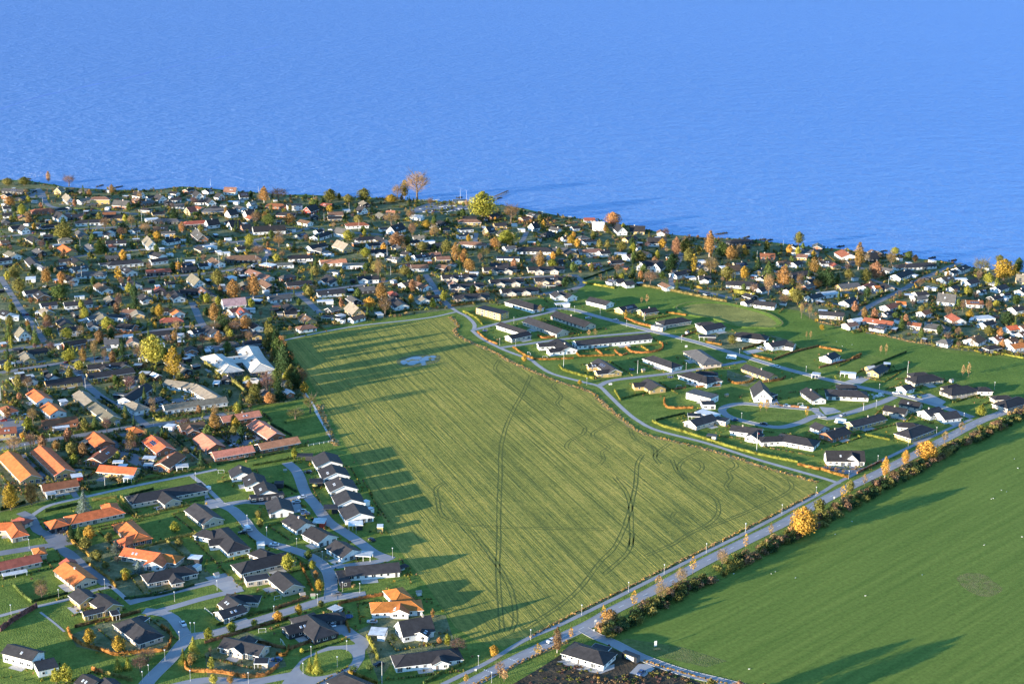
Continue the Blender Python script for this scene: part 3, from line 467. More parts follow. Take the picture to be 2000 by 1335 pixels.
# ================================================================== HOUSES  (ridge ends read off the photograph at ridge height; w = width in metres; kind roof wall; + = wing of the house before)
HOUSES = """
a -140 305 340 200 9 g r c; + 20 385 235 345 3 f2 b k
a 335 150 345 172 6 h o c
a 562 270 745 406 11 g o c; + 575 238 605 268 7 g r c
a 675 497 778 578 9 g k y; + 838 540 985 640 9 g k y; + 712 706 905 660 5 g k y; + 960 720 1035 705 5 f k y
a 1138 772 1258 862 11 h k c; + 1180 760 1270 780 6 f k k
a 65 985 335 1055 8 g4 k w; + 310 1180 490 1140 8 f3 k w
a 715 1245 845 1310 8 g k c; + 905 1275 985 1340 8 g k c
a 1078 147 1395 197 9 g o c; + 1395 197 1325 275 9 g o w; + 1395 198 1500 215 8 h o c
a 1345 362 1600 310 10 h k c; + 1500 360 1532 412 6 h k c
a 1640 225 1750 235 5 f b k
a 1690 300 1725 310 4 f b w
b 365 270 655 202 11 h k c; + 480 165 540 188 8 h k c; + 350 425 560 392 6 f k c
b 632 350 775 470 10 g k c; + 740 425 800 480 5 g k c
b 200 565 300 640 10 g k c; + 115 706 330 638 8 g k c; + 240 555 410 562 7 h k c
b 1215 315 1690 275 10 g k w; + 1180 345 1225 450 5 f k k; + 1700 300 1745 320 5 f k w
b 1540 625 1790 610 10 h o w; + 1665 505 1700 542 9 h o w; + 1700 628 1690 690 8 g o w
b 1430 870 1580 880 7 f b w
b 1680 790 1965 735 10 a k w; + 1910 820 1865 885 7 g k w
b 890 735 1000 828 11 h k k; + 690 838 905 778 8 g k k; + 930 735 1150 715 7 h k k
b 1095 690 1170 655 5 f b w
b 165 928 520 1008 9 g k c; + 330 965 250 1020 8 g k c; + 385 905 330 962 7 g k c
b 430 1130 555 1130 5 f k c
c -40 1080 340 1035 10 h k w; + 255 1085 275 1135 7 g k w
b 1210 1255 1400 1335 10 h k c
c 1482 1001 1638 1046 11.5 h k w; + 1585 1002 1730 1042 6 f k k
b 450 110 520 105 4 f b w
e -40 1100 115 1090 9 h o c; + 120 1092 175 1168 8 h o c
e 190 1042 240 1055 6 h r c
e -80 178 160 155 9 g r y
e 400 95 755 55 9 g r b; + 510 170 680 150 4 f b w
e 1315 160 1322 168 8 h o b
e 910 203 1030 300 11 g o b; + 800 292 870 302 6 f t c
e 903 462 1078 338 10 g r b
e 970 530 1340 560 9 g o y; + 1210 645 1300 650 4 f b w
e 1475 237 1620 355 11 g o b
e 1565 515 1730 397 10 g r b; + 1715 540 1840 530 5 f b w
e 1395 455 1520 460 5 f b c
e 1400 525 1495 525 5 f b k
e 1100 498 1205 495 4 f b k
e 1155 532 1245 535 4 f b k
e 75 393 305 630 11 g o y
e 390 342 635 572 11 g o y
e 690 640 805 625 6 f b r
e 400 725 755 668 9 g r c; + 445 810 545 795 4 f b w
e 750 1012 1090 942 10 h o c; + 1070 905 1085 942 8 h o c
e 545 1062 552 1068 9 h o k
e 1355 812 1900 712 11 h k c; + 1585 785 1690 862 9 g k c
e 1230 1085 1348 1192 10 h o b; + 1348 1195 1230 1240 8 h o b
e 1745 140 1990 100 9 g n b; + 1850 140 1892 192 7 g n b
e 1615 140 1705 150 6 f b w
e 1970 217 2112 330 11 g p b
f 65 405 465 337 9 g p b
f 150 60 532 -2 9 g p b
f 495 82 700 218 11 g p b
f 515 325 905 252 9 g p b
f -100 900 85 1040 11 g k c
f 155 1150 290 1278 11 h k w; + 30 1262 220 1240 7 g k w; + 0 1165 70 1180 8 h k w
f 335 528 365 602 11 g k w; + 470 600 505 690 11 g k w; + 575 685 615 775 11 g k w; + 440 840 770 800 5 f k k
f 1165 398 1220 490 14 g k w
f 1235 520 1285 610 14 g k w
f 1305 640 1360 735 14 g k w
f 1375 770 1430 870 14 g k w
f 1445 898 1515 1005 14 g k w
f 710 843 750 955 12 g k w
f 845 1003 990 1095 11 g k w
f 1040 1125 1205 1215 11 g k w
b 1135 80 1285 170 11 g k w; + 1320 195 1455 205 6 f b k
f 1060 1070 1180 1075 6 f b r
f 900 432 1055 432 5 f k k
f 1020 685 1155 680 6 f k k
f 1160 940 1300 935 6 f k k
f 1400 1100 1545 1095 6 f b k
f 1550 878 1588 890 4 f b w
f 1588 945 1630 960 4 f b w
f 1685 1122 1740 1122 4 f b y
f 680 700 770 700 4 f k k
j 470 922 568 1000 10 g o w
j 330 795 435 880 10 g o w
j 70 960 92 978 8 h r w
j 1620 700 1900 742 9 g t w
j 1915 745 2125 868 10 g t w
j 1590 952 2208 868 9 g t w
j 1210 880 1430 735 10 g k w; + 1290 915 1350 945 10 h t w
j 775 805 900 915 10 g t y
j 930 925 1110 1058 10 g t y
j 435 715 795 668 9 g k y
j 845 648 1298 582 9 g k y
j 850 562 1240 527 8 g k y; + 1015 565 1040 590 7 g k y; + 1200 540 1225 562 7 g k y
j 115 690 300 665 8 g k y; + 285 670 320 705 7 g k w
j 480 645 520 668 7 g k w; + 560 625 630 615 6 f k k
j 235 425 292 492 8 g t y; + 260 420 455 388 8 g k y
j 0 520 62 545 8 f k y; + 66 540 128 548 5 f b w
j 190 182 238 228 9 a t w
j 610 345 835 305 8 g k b
j 520 370 595 358 5 f b w
j 1010 315 1160 305 9 g g w
j 600 95 655 150 9 g k y
j 560 200 800 178 9 g k w
j 955 35 1022 92 10 g t y; + 845 95 950 70 7 g g w
j 1050 75 1230 95 8 f k w
j 1190 15 1330 20 8 g n b; + 1330 20 1348 58 9 g t y
j 1160 150 1320 168 10 g k b
j 1530 8 1650 2 8 g r w; + 1700 5 1748 42 9 g o w
j 1620 102 1725 96 9 h r y
j 1445 240 1655 220 8 g k w
j 1680 262 1790 265 7 f b w
j 1200 275 1300 272 6 f b w
j 1305 555 1390 555 5 f b k
j 1365 630 1465 635 5 f b k
j 1500 635 1545 655 5 g b b
j 425 0 475 32 9 g t y; + 350 40 400 40 6 f b w
j 20 20 100 52 9 g k w; + 60 90 185 85 6 f b w
j 1860 225 1960 200 8 g k w
o 30 185 245 200 9 g g k
o 555 185 602 170 8 a t y
o 640 235 690 280 8 a t w
o 760 300 870 275 8 g t w
o 930 270 1030 270 9 h5 n y
o 1110 300 1262 310 9 a g b
o 1310 215 1392 225 8 a k w
o 1530 240 1592 260 9 a k w; + 1430 265 1500 255 7 g k w
o 1660 215 1740 225 7 g k w
o 1660 280 1770 275 8 g k w
o 1910 205 1952 235 8 a k w
o 1930 242 2000 245 7 g o w
o 1670 340 1800 335 8 g g w
o 1820 375 1900 360 9 a r y
o 1900 300 2000 300 8 g k w
o 350 390 480 380 9 h r b
o 550 410 612 440 9 a k w
o 620 440 840 440 9 g n k
o 780 500 960 490 9 h k w
o 1010 450 1210 445 9 g k y
o 20 430 120 425 8 g k w
o 30 365 100 360 8 g k w
o 210 540 252 562 8 a k w; + 95 560 200 545 8 g k w
o 310 535 395 535 7 g k w
o 450 545 640 525 9 h k b
o 760 595 832 642 8 g g y
o 910 620 1000 620 7 f b w
o 1030 610 1092 627 8 g k w
o 1280 590 1342 570 7 g g w
o 1420 490 1550 480 8 f b w
o 1550 480 1720 485 9 h g k
o 1490 560 1640 555 10 g n y
o 1830 510 1990 500 9 h r k
o 1910 580 1982 642 9 a g b
o 290 645 372 692 9 g k y
o 420 640 515 635 8 g k k
o 0 700 80 690 8 g n b
o 350 770 412 802 8 g g k
o 610 735 702 792 10 g o y; + 515 742 600 735 6 f b w
o 860 725 912 772 8 g g w
o 1030 700 1230 690 9 g k w
o 1435 650 1492 712 9 a t w
o 1600 690 1740 665 9 g k w; + 1750 690 1815 690 5 f b w
o 1935 745 2000 772 8 g k y
o 80 795 162 832 9 g t w
o 290 855 352 922 9 g k g
o 570 880 680 875 7 g k w; + 700 850 772 892 9 g k y
o 690 960 840 930 8 g g w
o 970 930 1090 920 8 f k w
o 1100 900 1330 880 10 h k w
o 1195 845 1275 840 7 f b w
o 1480 800 1592 832 9 g k w; + 1460 880 1630 860 8 g k w
o 1215 945 1292 992 9 g k w
o 1420 985 1665 965 8 g r k
o 1630 830 1690 825 6 f b w
o 1805 895 1905 890 6 f b w
o 1760 920 1870 905 9 g k b
o 1950 920 2010 915 8 g k w
o 800 1000 980 1000 9 h g w
o 250 1065 350 1060 9 f b w
o 620 1020 722 1062 9 g k w
o 960 1105 1052 1162 9 g n w
o 1180 1115 1280 1105 8 g k w; + 1280 1080 1332 1122 9 g k w
o 1390 1172 1480 1167 8 f r w
o 1870 1015 1952 1077 9 a t w
o 1625 1100 1690 1095 7 g k w
o 1960 1145 2012 1192 8 g n w
o 1750 1175 1920 1160 8 g k k
o 1590 1200 1745 1192 9 g k w; + 1700 1180 1752 1242 9 g k w
o 1385 1215 1442 1262 8 g k w
o 1060 1235 1102 1277 8 g t k
o 230 1190 370 1170 8 g k w; + 385 1185 432 1227 10 g k b
o 620 1300 900 1275 9 g k w
o 390 1310 550 1290 8 g k w
p 0 205 62 190 8 g k w
p 190 175 312 180 9 a n w
p 120 230 162 240 8 a k w
p 330 230 422 225 8 a k w
p 20 270 72 300 8 a k w
p 230 312 335 318 6 f b w
p 150 350 215 350 7 f t w
p 20 385 180 380 10 h g y
p 430 320 492 310 8 a t w
p 215 400 302 385 9 a k w
p 395 405 452 398 9 a k w
p 640 335 760 340 9 h r b
p 800 350 950 345 9 f5 k w
p 990 370 1082 340 9 a k r
p 700 420 890 425 9 g k b
p 930 490 1032 512 8 g n w
p 1200 420 1350 415 10 g n y
p 1500 355 1562 370 9 a k w
p 1355 400 1415 395 6 f b w
p 10 500 130 485 9 a k w
p 230 510 342 495 9 a k w
p 350 540 442 530 8 a k b
p 465 560 785 545 9 a k w
p 800 585 885 580 6 f k w
p 1060 650 1202 605 9 g k w; + 1080 598 1140 582 7 g k w
p 1280 570 1422 590 9 a g w
p 1420 525 1550 520 9 h r w
p 1700 420 1752 450 8 g t k
p 1770 405 1860 405 8 g p w
p 1810 560 1922 520 10 a k w; + 1705 580 1790 575 7 f k w
p 1510 665 1630 655 8 h k w
p 1680 650 1772 692 9 g k w
p 1290 690 1402 732 10 a t y
p 1010 750 1172 715 9 g k w
p 260 845 490 840 11 h n k
p 0 760 100 745 8 f b w
p 110 805 165 800 7 f b w
p 300 760 390 750 7 g k w
p 185 815 248 812 6 f b w
p 70 860 152 907 9 g n w
p 0 930 65 930 8 f b w
p 860 840 1000 835 9 h k w
p 700 930 860 920 9 f t w
p 1120 890 1380 875 9 g p w
p 1340 930 1580 930 10 f t w
p 1580 785 1790 780 9 g k w; + 1700 785 1712 815 7 g k w
p 1930 800 2000 810 8 g k w
p 560 920 680 940 8 f b b
p 430 972 640 1042 9 g n w
p 550 1070 652 1132 9 g n k
p 790 1105 1040 1085 9 g k b
p 1190 1030 1292 1082 10 g k w; + 1130 1080 1190 1060 7 g k w
p 1210 990 1320 1000 8 f t w
p 1490 1045 1700 1040 9 g k w; + 1540 1040 1552 1070 7 g k w
p 1500 1150 1660 1140 9 g g k
p 1920 930 2000 915 8 g r w
p 1920 1110 2010 1090 9 g n w
p 1090 1190 1360 1165 9 g k w
k 620 90 835 65 9 g g w
k 165 120 395 100 9 a m w
p 130 1155 210 1150 8 f g w
p 0 1170 72 1232 9 g k y
p 210 1060 290 1045 7 f b w
k 230 220 340 195 8 g r w; + 345 195 402 252 9 g r w
k 375 215 495 210 6 f b w
k 445 120 555 130 6 f b k
k 800 155 862 202 8 g k k; + 840 238 930 232 3 f2 b k
k 655 190 745 185 5 f r k
k 960 260 1042 312 9 g n y
k 1150 285 1330 300 6 f k w
k 1300 265 1350 280 6 f b w
k 1420 140 1505 205 10 a t y
k 1420 80 1482 122 8 g g k
k 1095 135 1255 128 6 f b w
k 1830 90 1932 162 11 g k w
k 20 370 122 422 10 g k w
k 190 360 345 355 7 f k w
k 460 340 522 382 8 g k w
k 800 995 832 1022 6 g b b
q 1425 1188 1475 1228 9 g k w; + 1490 1192 1592 1227 10 g k w
l 1420 265 1560 255 5 f b w
l 1030 215 1212 267 11 h k w
l 1760 195 1962 242 10 g k w
l 100 180 152 217 9 g t w; + 150 190 280 175 8 g k w
q 10 1080 182 1132 9 g n w
q 1950 1065 2012 1082 8 g k w
q 1760 920 1862 910 8 g n r
q 1720 785 1840 775 9 h n w
q 1850 800 1950 790 8 g k w
q 1690 708 1840 698 8 f k w
q 1120 760 1340 765 12 h k w
q 1390 770 1540 765 8 g g y; + 1550 775 1602 812 10 g k y
q 850 862 1075 867 8 f k w
q 780 915 970 915 9 g k w
q 920 755 1030 745 8 g g w
q 520 705 700 715 9 h n w
q 935 570 982 602 9 a k y; + 885 588 932 612 8 a k y
q 740 570 812 555 9 a k y
q 1190 530 1242 520 9 a k w
q 1060 585 1125 582 5 f b w
q 1785 515 1902 515 10 g5 b w
q 1380 560 1472 577 8 g g w
q 1590 560 1642 555 7 g k w
q 520 490 652 490 9 h n y
q 20 440 132 450 9 g b w
q 480 590 610 580 8 f k w
q 470 650 600 640 8 f k w
q 300 575 390 570 7 g k y
q 210 540 252 552 7 g t y
q 40 840 182 820 9 g k w
q 110 705 245 700 6 f b w
q 0 690 100 690 8 g k w
q 200 815 302 810 8 g n b
q 230 725 312 715 8 g n k
q 10 935 182 930 9 g n w
q 280 925 372 942 9 g n k
q 420 305 560 305 9 f t y
q 1490 660 1582 650 7 g k w
q 1340 852 1390 850 5 f b w
q 1340 895 1500 890 8 g k w
r 30 275 82 322 9 a k w
r 150 300 302 305 9 a k y
r 320 415 512 420 9 a k w
r 100 420 202 400 8 g k y
r 200 490 237 500 6 g k w
r 110 590 232 565 9 g n w
r 0 570 120 575 7 f b w
r 300 642 480 640 8 a k w; + 262 665 300 642 8 a k w; + 402 675 450 642 9 a k w
r 570 760 692 735 9 g k w
r 690 805 790 800 6 f b w
r 820 790 942 790 9 g k w; + 870 795 880 825 7 g k w
r 1150 840 1350 850 10 h k w
r 1370 1030 1582 1055 9 g k w; + 1260 1037 1340 1020 7 g k w
r 1090 700 1222 680 9 a n w
r 1030 705 1140 700 7 f b w
r 1680 920 1782 900 9 g k w
r 1400 910 1492 890 8 g k w
r 1890 985 2012 955 9 g k w
r 1420 570 1570 575 9 g r b
r 1590 650 1720 645 8 g n w; + 1740 660 1812 640 8 g k w
r 1790 530 1942 540 10 h g w
r 1150 440 1302 430 9 h k k
r 795 645 885 640 6 f b w
r 1880 830 1942 815 7 g k w
r 1410 740 1462 712 8 g k y
r 0 825 82 815 9 g k w; + 90 850 180 840 8 g k w
r 1720 760 1882 740 9 g k k
s 225 282 302 332 14 g r w
s 0 395 112 390 8 g k w
s 470 320 562 310 9 a k k
s 860 425 1082 410 9 h k w; + 780 430 850 425 8 h k w
s 740 530 882 475 10 g k w
s 1340 465 1432 430 9 g k w; + 1270 495 1330 475 8 g k w
s 1190 560 1282 535 9 g n w
s 1320 565 1445 570 6 f b w
s 1430 590 1532 565 9 g k w
s 1280 650 1342 630 8 g k w
s 830 722 930 725 6 f b w
s 930 702 1050 690 8 g k w; + 920 742 1040 732 8 g g w
s 1160 705 1342 725 11 a g w
s 430 640 522 600 9 g r w; + 530 640 590 635 8 g o w
s 640 830 742 800 9 g r w; + 750 790 850 795 7 g o w
s 180 625 382 605 9 g g y
s 0 720 190 700 9 f b w
s 240 785 342 745 9 g k w
s 0 882 250 900 9 g k c
s 310 965 412 945 7 g b w
s 440 945 732 990 9 g r c
s 990 890 1062 870 8 g r w
s 1290 905 1382 962 10 g r w
s 1110 1010 1202 1022 11 h g c
s 1520 950 1692 940 9 f b w
s 1590 1000 1692 970 8 g k w
s 1880 850 1982 835 9 g k w
s 1720 650 1812 620 9 g k w
s 1650 612 1722 602 7 f b w
s 1930 525 2012 530 10 a t y
s 1950 680 2012 660 8 g k w
s 1800 715 1852 705 6 g k w
s 1560 680 1617 670 6 g k w
s 1430 780 1602 785 9 g r w
s 1820 1035 1930 1020 8 g o w; + 1960 1030 2012 1020 9 g r w
s 1950 1100 2012 1080 9 g r w
s 1480 1155 1562 1115 11 g r w
s 1700 1140 1772 1120 8 g r w
s 1840 1160 1912 1135 8 g r w
s 1860 1210 1990 1190 9 g o w
l 885 440 1150 525 8 g k w; + 960 572 1160 530 8 g k c
l 1160 392 1500 515 11 g k c
l 1430 333 1770 445 11 g k c
l 690 290 930 352 9 f5 k y
l 1440 600 1560 690 12 g k w; + 1250 650 1420 640 7 g k w; + 1350 705 1500 690 7 g k w
l 1610 625 2345 555 10 g k w
l 1840 795 2010 905 10 g k y; + 1735 855 1880 845 6 g k y; + 1815 915 1985 900 7 g k y
m 40 300 192 265 9 g k y
m 250 320 402 298 9 g k y
m 500 420 662 395 10 h k c; + 375 470 490 492 6 f t c
m 850 485 1042 445 10 g k w; + 850 445 940 440 7 h k w
m 825 575 990 580 6 f k k
m 1250 540 1422 560 11 h k w
m 1500 645 1682 615 9 g k w; + 1680 640 1765 652 8 g k w
m 800 710 920 790 13 h g c
m 380 770 562 832 10 h k w
m 740 925 900 975 11 h k w; + 860 982 980 975 8 h k w; + 850 920 960 925 7 h k w
m 1280 850 1562 950 9 g k y
m 320 990 432 1062 11 g k y; + 180 1035 350 1025 7 g k y
m 740 1110 980 1170 9 f4 g w; + 850 1228 980 1228 7 f3 k w
m 1420 1008 1457 1105 11 a k w; + 1480 1135 1560 1160 7 f k k
m 1875 1078 2010 1175 9 g k w
n 60 672 152 630 9 g k w; + -70 840 10 850 6 f b w
n 520 810 622 750 9 g k y; + 460 775 540 765 6 g b y
n 205 830 362 845 5 f b w
n 628 742 700 748 5 f b k
n 960 870 1102 850 11 h k c; + 940 835 1020 830 8 h k c
n 800 970 892 945 8 g k w
n 1300 985 1442 960 11 h k c; + 1260 960 1340 945 7 h k c
n 1590 975 1622 975 8 h k w
n 1820 1110 1952 1070 11 h k c; + 1740 1060 1830 1055 7 h k c
n 160 1000 382 1010 12 h k w; + 220 950 320 955 7 h k w
n 640 1150 862 1190 9 g k c; + 800 1090 1000 1130 9 g k c
n 1020 1205 1172 1165 10 g k w; + 1170 1230 1342 1205 11 g k w
i 290 110 612 30 9 g k y
i 60 215 252 155 10 g k b; + -40 110 60 150 9 g k w
i 870 190 1002 140 11 h k y; + 830 115 910 120 8 h k w
i 60 390 442 395 9 a k w; + 316 385 322 432 8 a k w
h 735 98 955 32 10 g k c; + 980 70 1110 95 7 f k c
h 715 40 850 45 6 f k k
h 1140 140 1450 180 9 g k w; + 1400 190 1335 242 8 g k w
h 1690 235 1882 270 12 h k w; + 1480 255 1620 250 8 h k w
h 905 232 1000 245 4 f g g
h 820 0 1000 50 8 f b w
"""
ROWS = [('q', 715, 960, 1040, 945, (820, 965)), ('q', 1150, 955, 1510, 945, (1270, 1415)), ('q', 310, 1035, 650, 1020, (430, 580)), ('q', 780, 1080, 1110, 1065, (890, 1040)),
        ('q', 1215, 1057, 1530, 1045, (1325, 1450)), ('q', 390, 1125, 720, 1105, (500, 645)), ('q', 890, 1172, 1250, 1150, (1000, 1140)), ('q', 425, 1227, 770, 1205, (535, 700))]
for t, x1, y1, x2, y2, gs in ROWS:
    ln = '%s %g %g %g %g 9 g k c' % (t, x1, y1, x2, y2)
    for gx in gs:
        y = y1+(y2-y1)*(gx-x1)/(x2-x1); ln += '; + %g %g %g %g 7 g k c' % (gx-6, y+6, gx, y+34)
    HOUSES += ln+'\n'
MAINS = []
RECTS = []          # footprints: centre, along, half length, half width
def footprint_hit(q, pad=0.3, skip=None):
    for c, d, hl, hw, who in RECTS:
        if who is skip: continue
        v = q-c
        if abs(v.x) > hl+hw+pad or abs(v.y) > hl+hw+pad: continue
        if abs(v.dot(d)) < hl+pad and abs(-v.x*d.y+v.y*d.x) < hw+pad: return True
    return False
# window and door meshes, shared
def win_mesh(name, wd, ht, mull, split=False):
    f = MB(); t = 0.11; p = MB()
    p.box(-wd/2+t, -0.035, t, wd/2-t, 0.02, ht-t)
    f.box(-wd/2, -0.07, 0, wd/2, 0.02, t); f.box(-wd/2, -0.07, ht-t, wd/2, 0.02, ht)
    f.box(-wd/2, -0.07, t, -wd/2+t, 0.02, ht-t); f.box(wd/2-t, -0.07, t, wd/2, 0.02, ht-t)
    for i in range(mull):
        x = -wd/2+wd*(i+1)/(mull+1); f.box(x-0.05, -0.065, t, x+0.05, 0.02, ht-t)
    both = MB(); both.V = f.V+p.V; k = len(f.V); both.F = f.F+[tuple(k+i for i in q) for q in p.F]; both.M = [0]*len(f.F)+[1]*len(p.F)
    return f.mesh(name+'_frame', M_TRIM), p.mesh(name+'_pane', M_GLASS), both.mesh(name, [M_TRIM, M_GLASS])
WINS = [(1.2, win_mesh('window_small', 1.2, 1.2, 0), 0.95), (2.0, win_mesh('window_wide', 2.0, 1.3, 1), 0.85), (2.2, win_mesh('window_tall', 2.2, 2.1, 2), 0.06), (1.5, win_mesh('window_mid', 1.5, 1.3, 1), 0.85)]
_d = MB(); _d.box(-0.5, -0.06, 0, 0.5, 0.02, 2.1); _d.box(-0.42, -0.08, 0.2, 0.42, -0.05, 1.0); _d.box(-0.42, -0.08, 1.15, 0.42, -0.05, 2.0)
DOOR = _d.mesh('door', M_DOOR)
_c = MB(); _c.box(-0.35, -0.3, -0.9, 0.35, 0.3, 0.75); _c.box(-0.42, -0.37, 0.75, 0.42, 0.37, 0.87)
CHIM = _c.mesh('chimney', M_CHIM)
_s = MB(); _s.box(-0.45, -0.6, 0.0, 0.45, 0.6, 0.10, 0); _s.box(-0.36, -0.51, 0.09, 0.36, 0.51, 0.115, 1)
SKYL = _s.mesh('skylight', [M_TRIM, mat('skylight_glass', (0.35, 0.40, 0.48), 0.12, spec=0.9)])
M_SOLAR = mat('solar_glass', (0.02, 0.03, 0.07), 0.12, spec=0.8)
_s = MB(); _s.box(-0.8, -0.5, 0.03, 0.8, 0.5, 0.09, 0); _s.box(-0.76, -0.46, 0.085, 0.76, 0.46, 0.096, 1)
SOLAR = _s.mesh('solar_panel', [M_METAL, M_SOLAR])
hr = random.Random(21)
def build_house(recs, filler=False):
    """recs: list of (A, B ridge ends xy, zr, ze, w, kind, roof, wall)"""
    wings = []
    for r in recs:
        A, B, zr, ze, wd, kind, rk, wk = r
        d = (B-A); L = d.length; d = d/L if L > 0.01 else Vector((1, 0)); L = max(L, 0.6)
        c = (A+B)/2
        if kind == 'h': hl = L/2+wd/2*0.95
        elif kind == 'f': hl = L/2
        else: hl = L/2
        wings.append(dict(c=c, d=d, n=Vector((-d.y, d.x)), hl=max(hl, 1.5), rl=L/2, hw=wd/2, zr=zr, ze=ze, kind=kind, rk=rk, wk=wk))
    m0 = wings[0]; root_loc = Vector((m0['c'].x, m0['c'].y, 0.0))
    pc = proj(root_loc); near = pc[1] > 860
    big = m0['hl']*m0['hw']*4
    k0 = m0['kind']
    outb = k0 == 'f' and big < 95 and len(wings) == 1
    nm = ('carport' if outb and big > 22 else 'garden_shed' if outb else dict(g='gabled_house', h='hipped_house', a='steep_roof_house', f='flat_roof_house')[k0])
    if outb is False and k0 == 'h' and big < 100 and len(wings) == 1: nm = 'garage'
    if outb is False and k0 == 'g' and big < 50: nm = 'garden_house'
    if filler and nm in ('gabled_house', 'hipped_house'): nm = 'bungalow'
    root = link(nm, None, None, root_loc)
    trim_w = hr.random() < (0.65 if m0['wk'] != 'k' else 0.3)
    for wi, g in enumerate(wings):
        def X(u, v, z): q = g['c']+g['d']*u+g['n']*v-root_loc.xy; return Vector((q.x, q.y, z))
        hl, hw, zr, ze = g['hl'], g['hw'], g['zr'], g['ze']
        zo = wi*0.013
        zr -= zo; ze -= zo
        RECTS.append((g['c'].copy(), g['d'].copy(), hl, hw, root))
        rmat = roof_mat(g['rk']); wmat = wall_mat(g['wk']); tmat = M_TRIM if trim_w else M_DTRIM
        rb, wb = MB(), MB()
        ov = 0.55 if g['kind'] != 'f' else 0.2; th = 0.24
        il, iw = hl-ov, hw-ov
        if g['kind'] in 'ga':
            sl = (zr-ze)/hw
            sec = [(-hw, ze), (0, zr), (hw, ze)]; low = [(-hw, ze-th), (0, zr-th), (hw, ze-th)]
            for a, b in ((0, 1), (1, 2)):
                rb.poly([X(-hl, sec[a][0], sec[a][1]), X(-hl, sec[b][0], sec[b][1]), X(hl, sec[b][0], sec[b][1]), X(hl, sec[a][0], sec[a][1])][::-1], 0)
                rb.poly([X(-hl, low[a][0], low[a][1]), X(-hl, low[b][0], low[b][1]), X(hl, low[b][0], low[b][1]), X(hl, low[a][0], low[a][1])], 1)
                for e, fl in ((-hl, 1), (hl, -1)):
                    rb.poly([X(e, sec[a][0], sec[a][1]), X(e, sec[b][0], sec[b][1]), X(e, low[b][0], low[b][1]), X(e, low[a][0], low[a][1])][::fl], 1)
            for sd, fl in ((-1, -1), (1, 1)):
                rb.poly([X(-hl, sd*hw, ze), X(hl, sd*hw, ze), X(hl, sd*hw, ze-th), X(-hl, sd*hw, ze-th)][::fl], 1)
            zt = lambda v: zr-th-abs(v)*sl+0.02
            prof = [(-iw, 0), (iw, 0), (iw, zt(iw)), (0, zt(0)), (-iw, zt(iw))]
            for e, fl in ((-il, -1), (il, 1)): wb.poly([X(e, v, z) for v, z in prof][::fl])
            for sd, fl in ((-1, 1), (1, -1)): wb.poly([X(-il, sd*iw, 0), X(il, sd*iw, 0), X(il, sd*iw, zt(iw)), X(-il, sd*iw, zt(iw))][::fl])
            # ridge capping
            rb.poly([X(-hl, -0.16, zr-0.16*sl+0.06), X(-hl, 0, zr+0.07), X(hl, 0, zr+0.07), X(hl, -0.16, zr-0.16*sl+0.06)][::-1], 0)
            rb.poly([X(-hl, 0.16, zr-0.16*sl+0.06), X(-hl, 0, zr+0.07), X(hl, 0, zr+0.07), X(hl, 0.16, zr-0.16*sl+0.06)], 0)
        elif g['kind'] == 'h':
            rl = min(g['rl'], hl-0.3)
            E = [X(-hl, -hw, ze), X(hl, -hw, ze), X(hl, hw, ze), X(-hl, hw, ze)]; D = [v-Vector((0, 0, th)) for v in E]
            r1, r2 = X(-rl, 0, zr), X(rl, 0, zr)
            rb.poly([E[0], E[1], r2, r1], 0); rb.poly([E[1], E[2], r2], 0); rb.poly([E[2], E[3], r1, r2], 0); rb.poly([E[3], E[0], r1], 0)
            for i in range(4): rb.poly([E[i], D[i], D[(i+1) % 4], E[(i+1) % 4]], 1)
            rb.poly(D[::-1], 1)
            for a_, b_ in ((E[0], r1), (E[1], r2), (E[2], r2), (E[3], r1), (r1, r2)): rb.tube(a_, b_, 0.11, 0.11, 4, 0)
            zt_ = ze-th+0.02
            for a, b in (((-il, -iw), (il, -iw)), ((il, -iw), (il, iw)), ((il, iw), (-il, iw)), ((-il, iw), (-il, -iw))):
                wb.poly([X(*a, 0), X(*b, 0), X(*b, zt_), X(*a, zt_)])
        else:
            Xm = Matrix.Translation((g['c'].x-root_loc.x, g['c'].y-root_loc.y, 0)) @ Matrix.Rotation(math.atan2(g['d'].y, g['d'].x), 4, 'Z')
            rb.box(-hl, -hw, zr-0.28, hl, hw, zr-0.03, 1, Xm); rb.box(-hl+0.12, -hw+0.12, zr-0.04, hl-0.12, hw-0.12, zr, 0, Xm)
            if (outb and big > 22) or (wi > 0 and (hl*hw*4 < 45)):
                cut = hl*0.1 if outb else -hl+0.5
                if outb: wb.box(cut, -hw+0.25, 0, hl-0.25, hw-0.25, zr-0.27, 0, Xm)
                else: wb.box(-hl+0.25, -hw+0.25, 0, -hl+0.6, hw-0.25, zr-0.27, 0, Xm)
                for u in ((-hl+0.3, -hl*0.4) if outb else (hl-0.4, 0.0)):
                    for v in (-hw+0.3, hw-0.3):
                        pb = MB(); pb.box(u-0.07, v-0.07, 0, u+0.07, v+0.07, zr-0.27, 0, Xm); link('post', pb.mesh('post', M_TRIM if trim_w else M_DTRIM), root)
            else: wb.box(-hl+0.15, -hw+0.15, 0, hl-0.15, hw-0.15, zr-0.27, 0, Xm)
        link('wall', wb.mesh('wall', wmat), root)
        roof = link('roof', rb.mesh('roof', [rmat, tmat]), root)
        # windows on the walls turned towards the viewer's half of the world
        if outb or (g['kind'] == 'f' and hl*hw*4 < 45): continue
        il2, iw2 = (il, iw) if g['kind'] != 'f' else (hl-0.15, hw-0.15)
        sides = [(g['n']*-1, iw2, il2, g['d']), (g['n'], iw2, il2, g['d']*-1), (g['d'], il2, iw2, g['n']), (g['d']*-1, il2, iw2, g['n']*-1)]
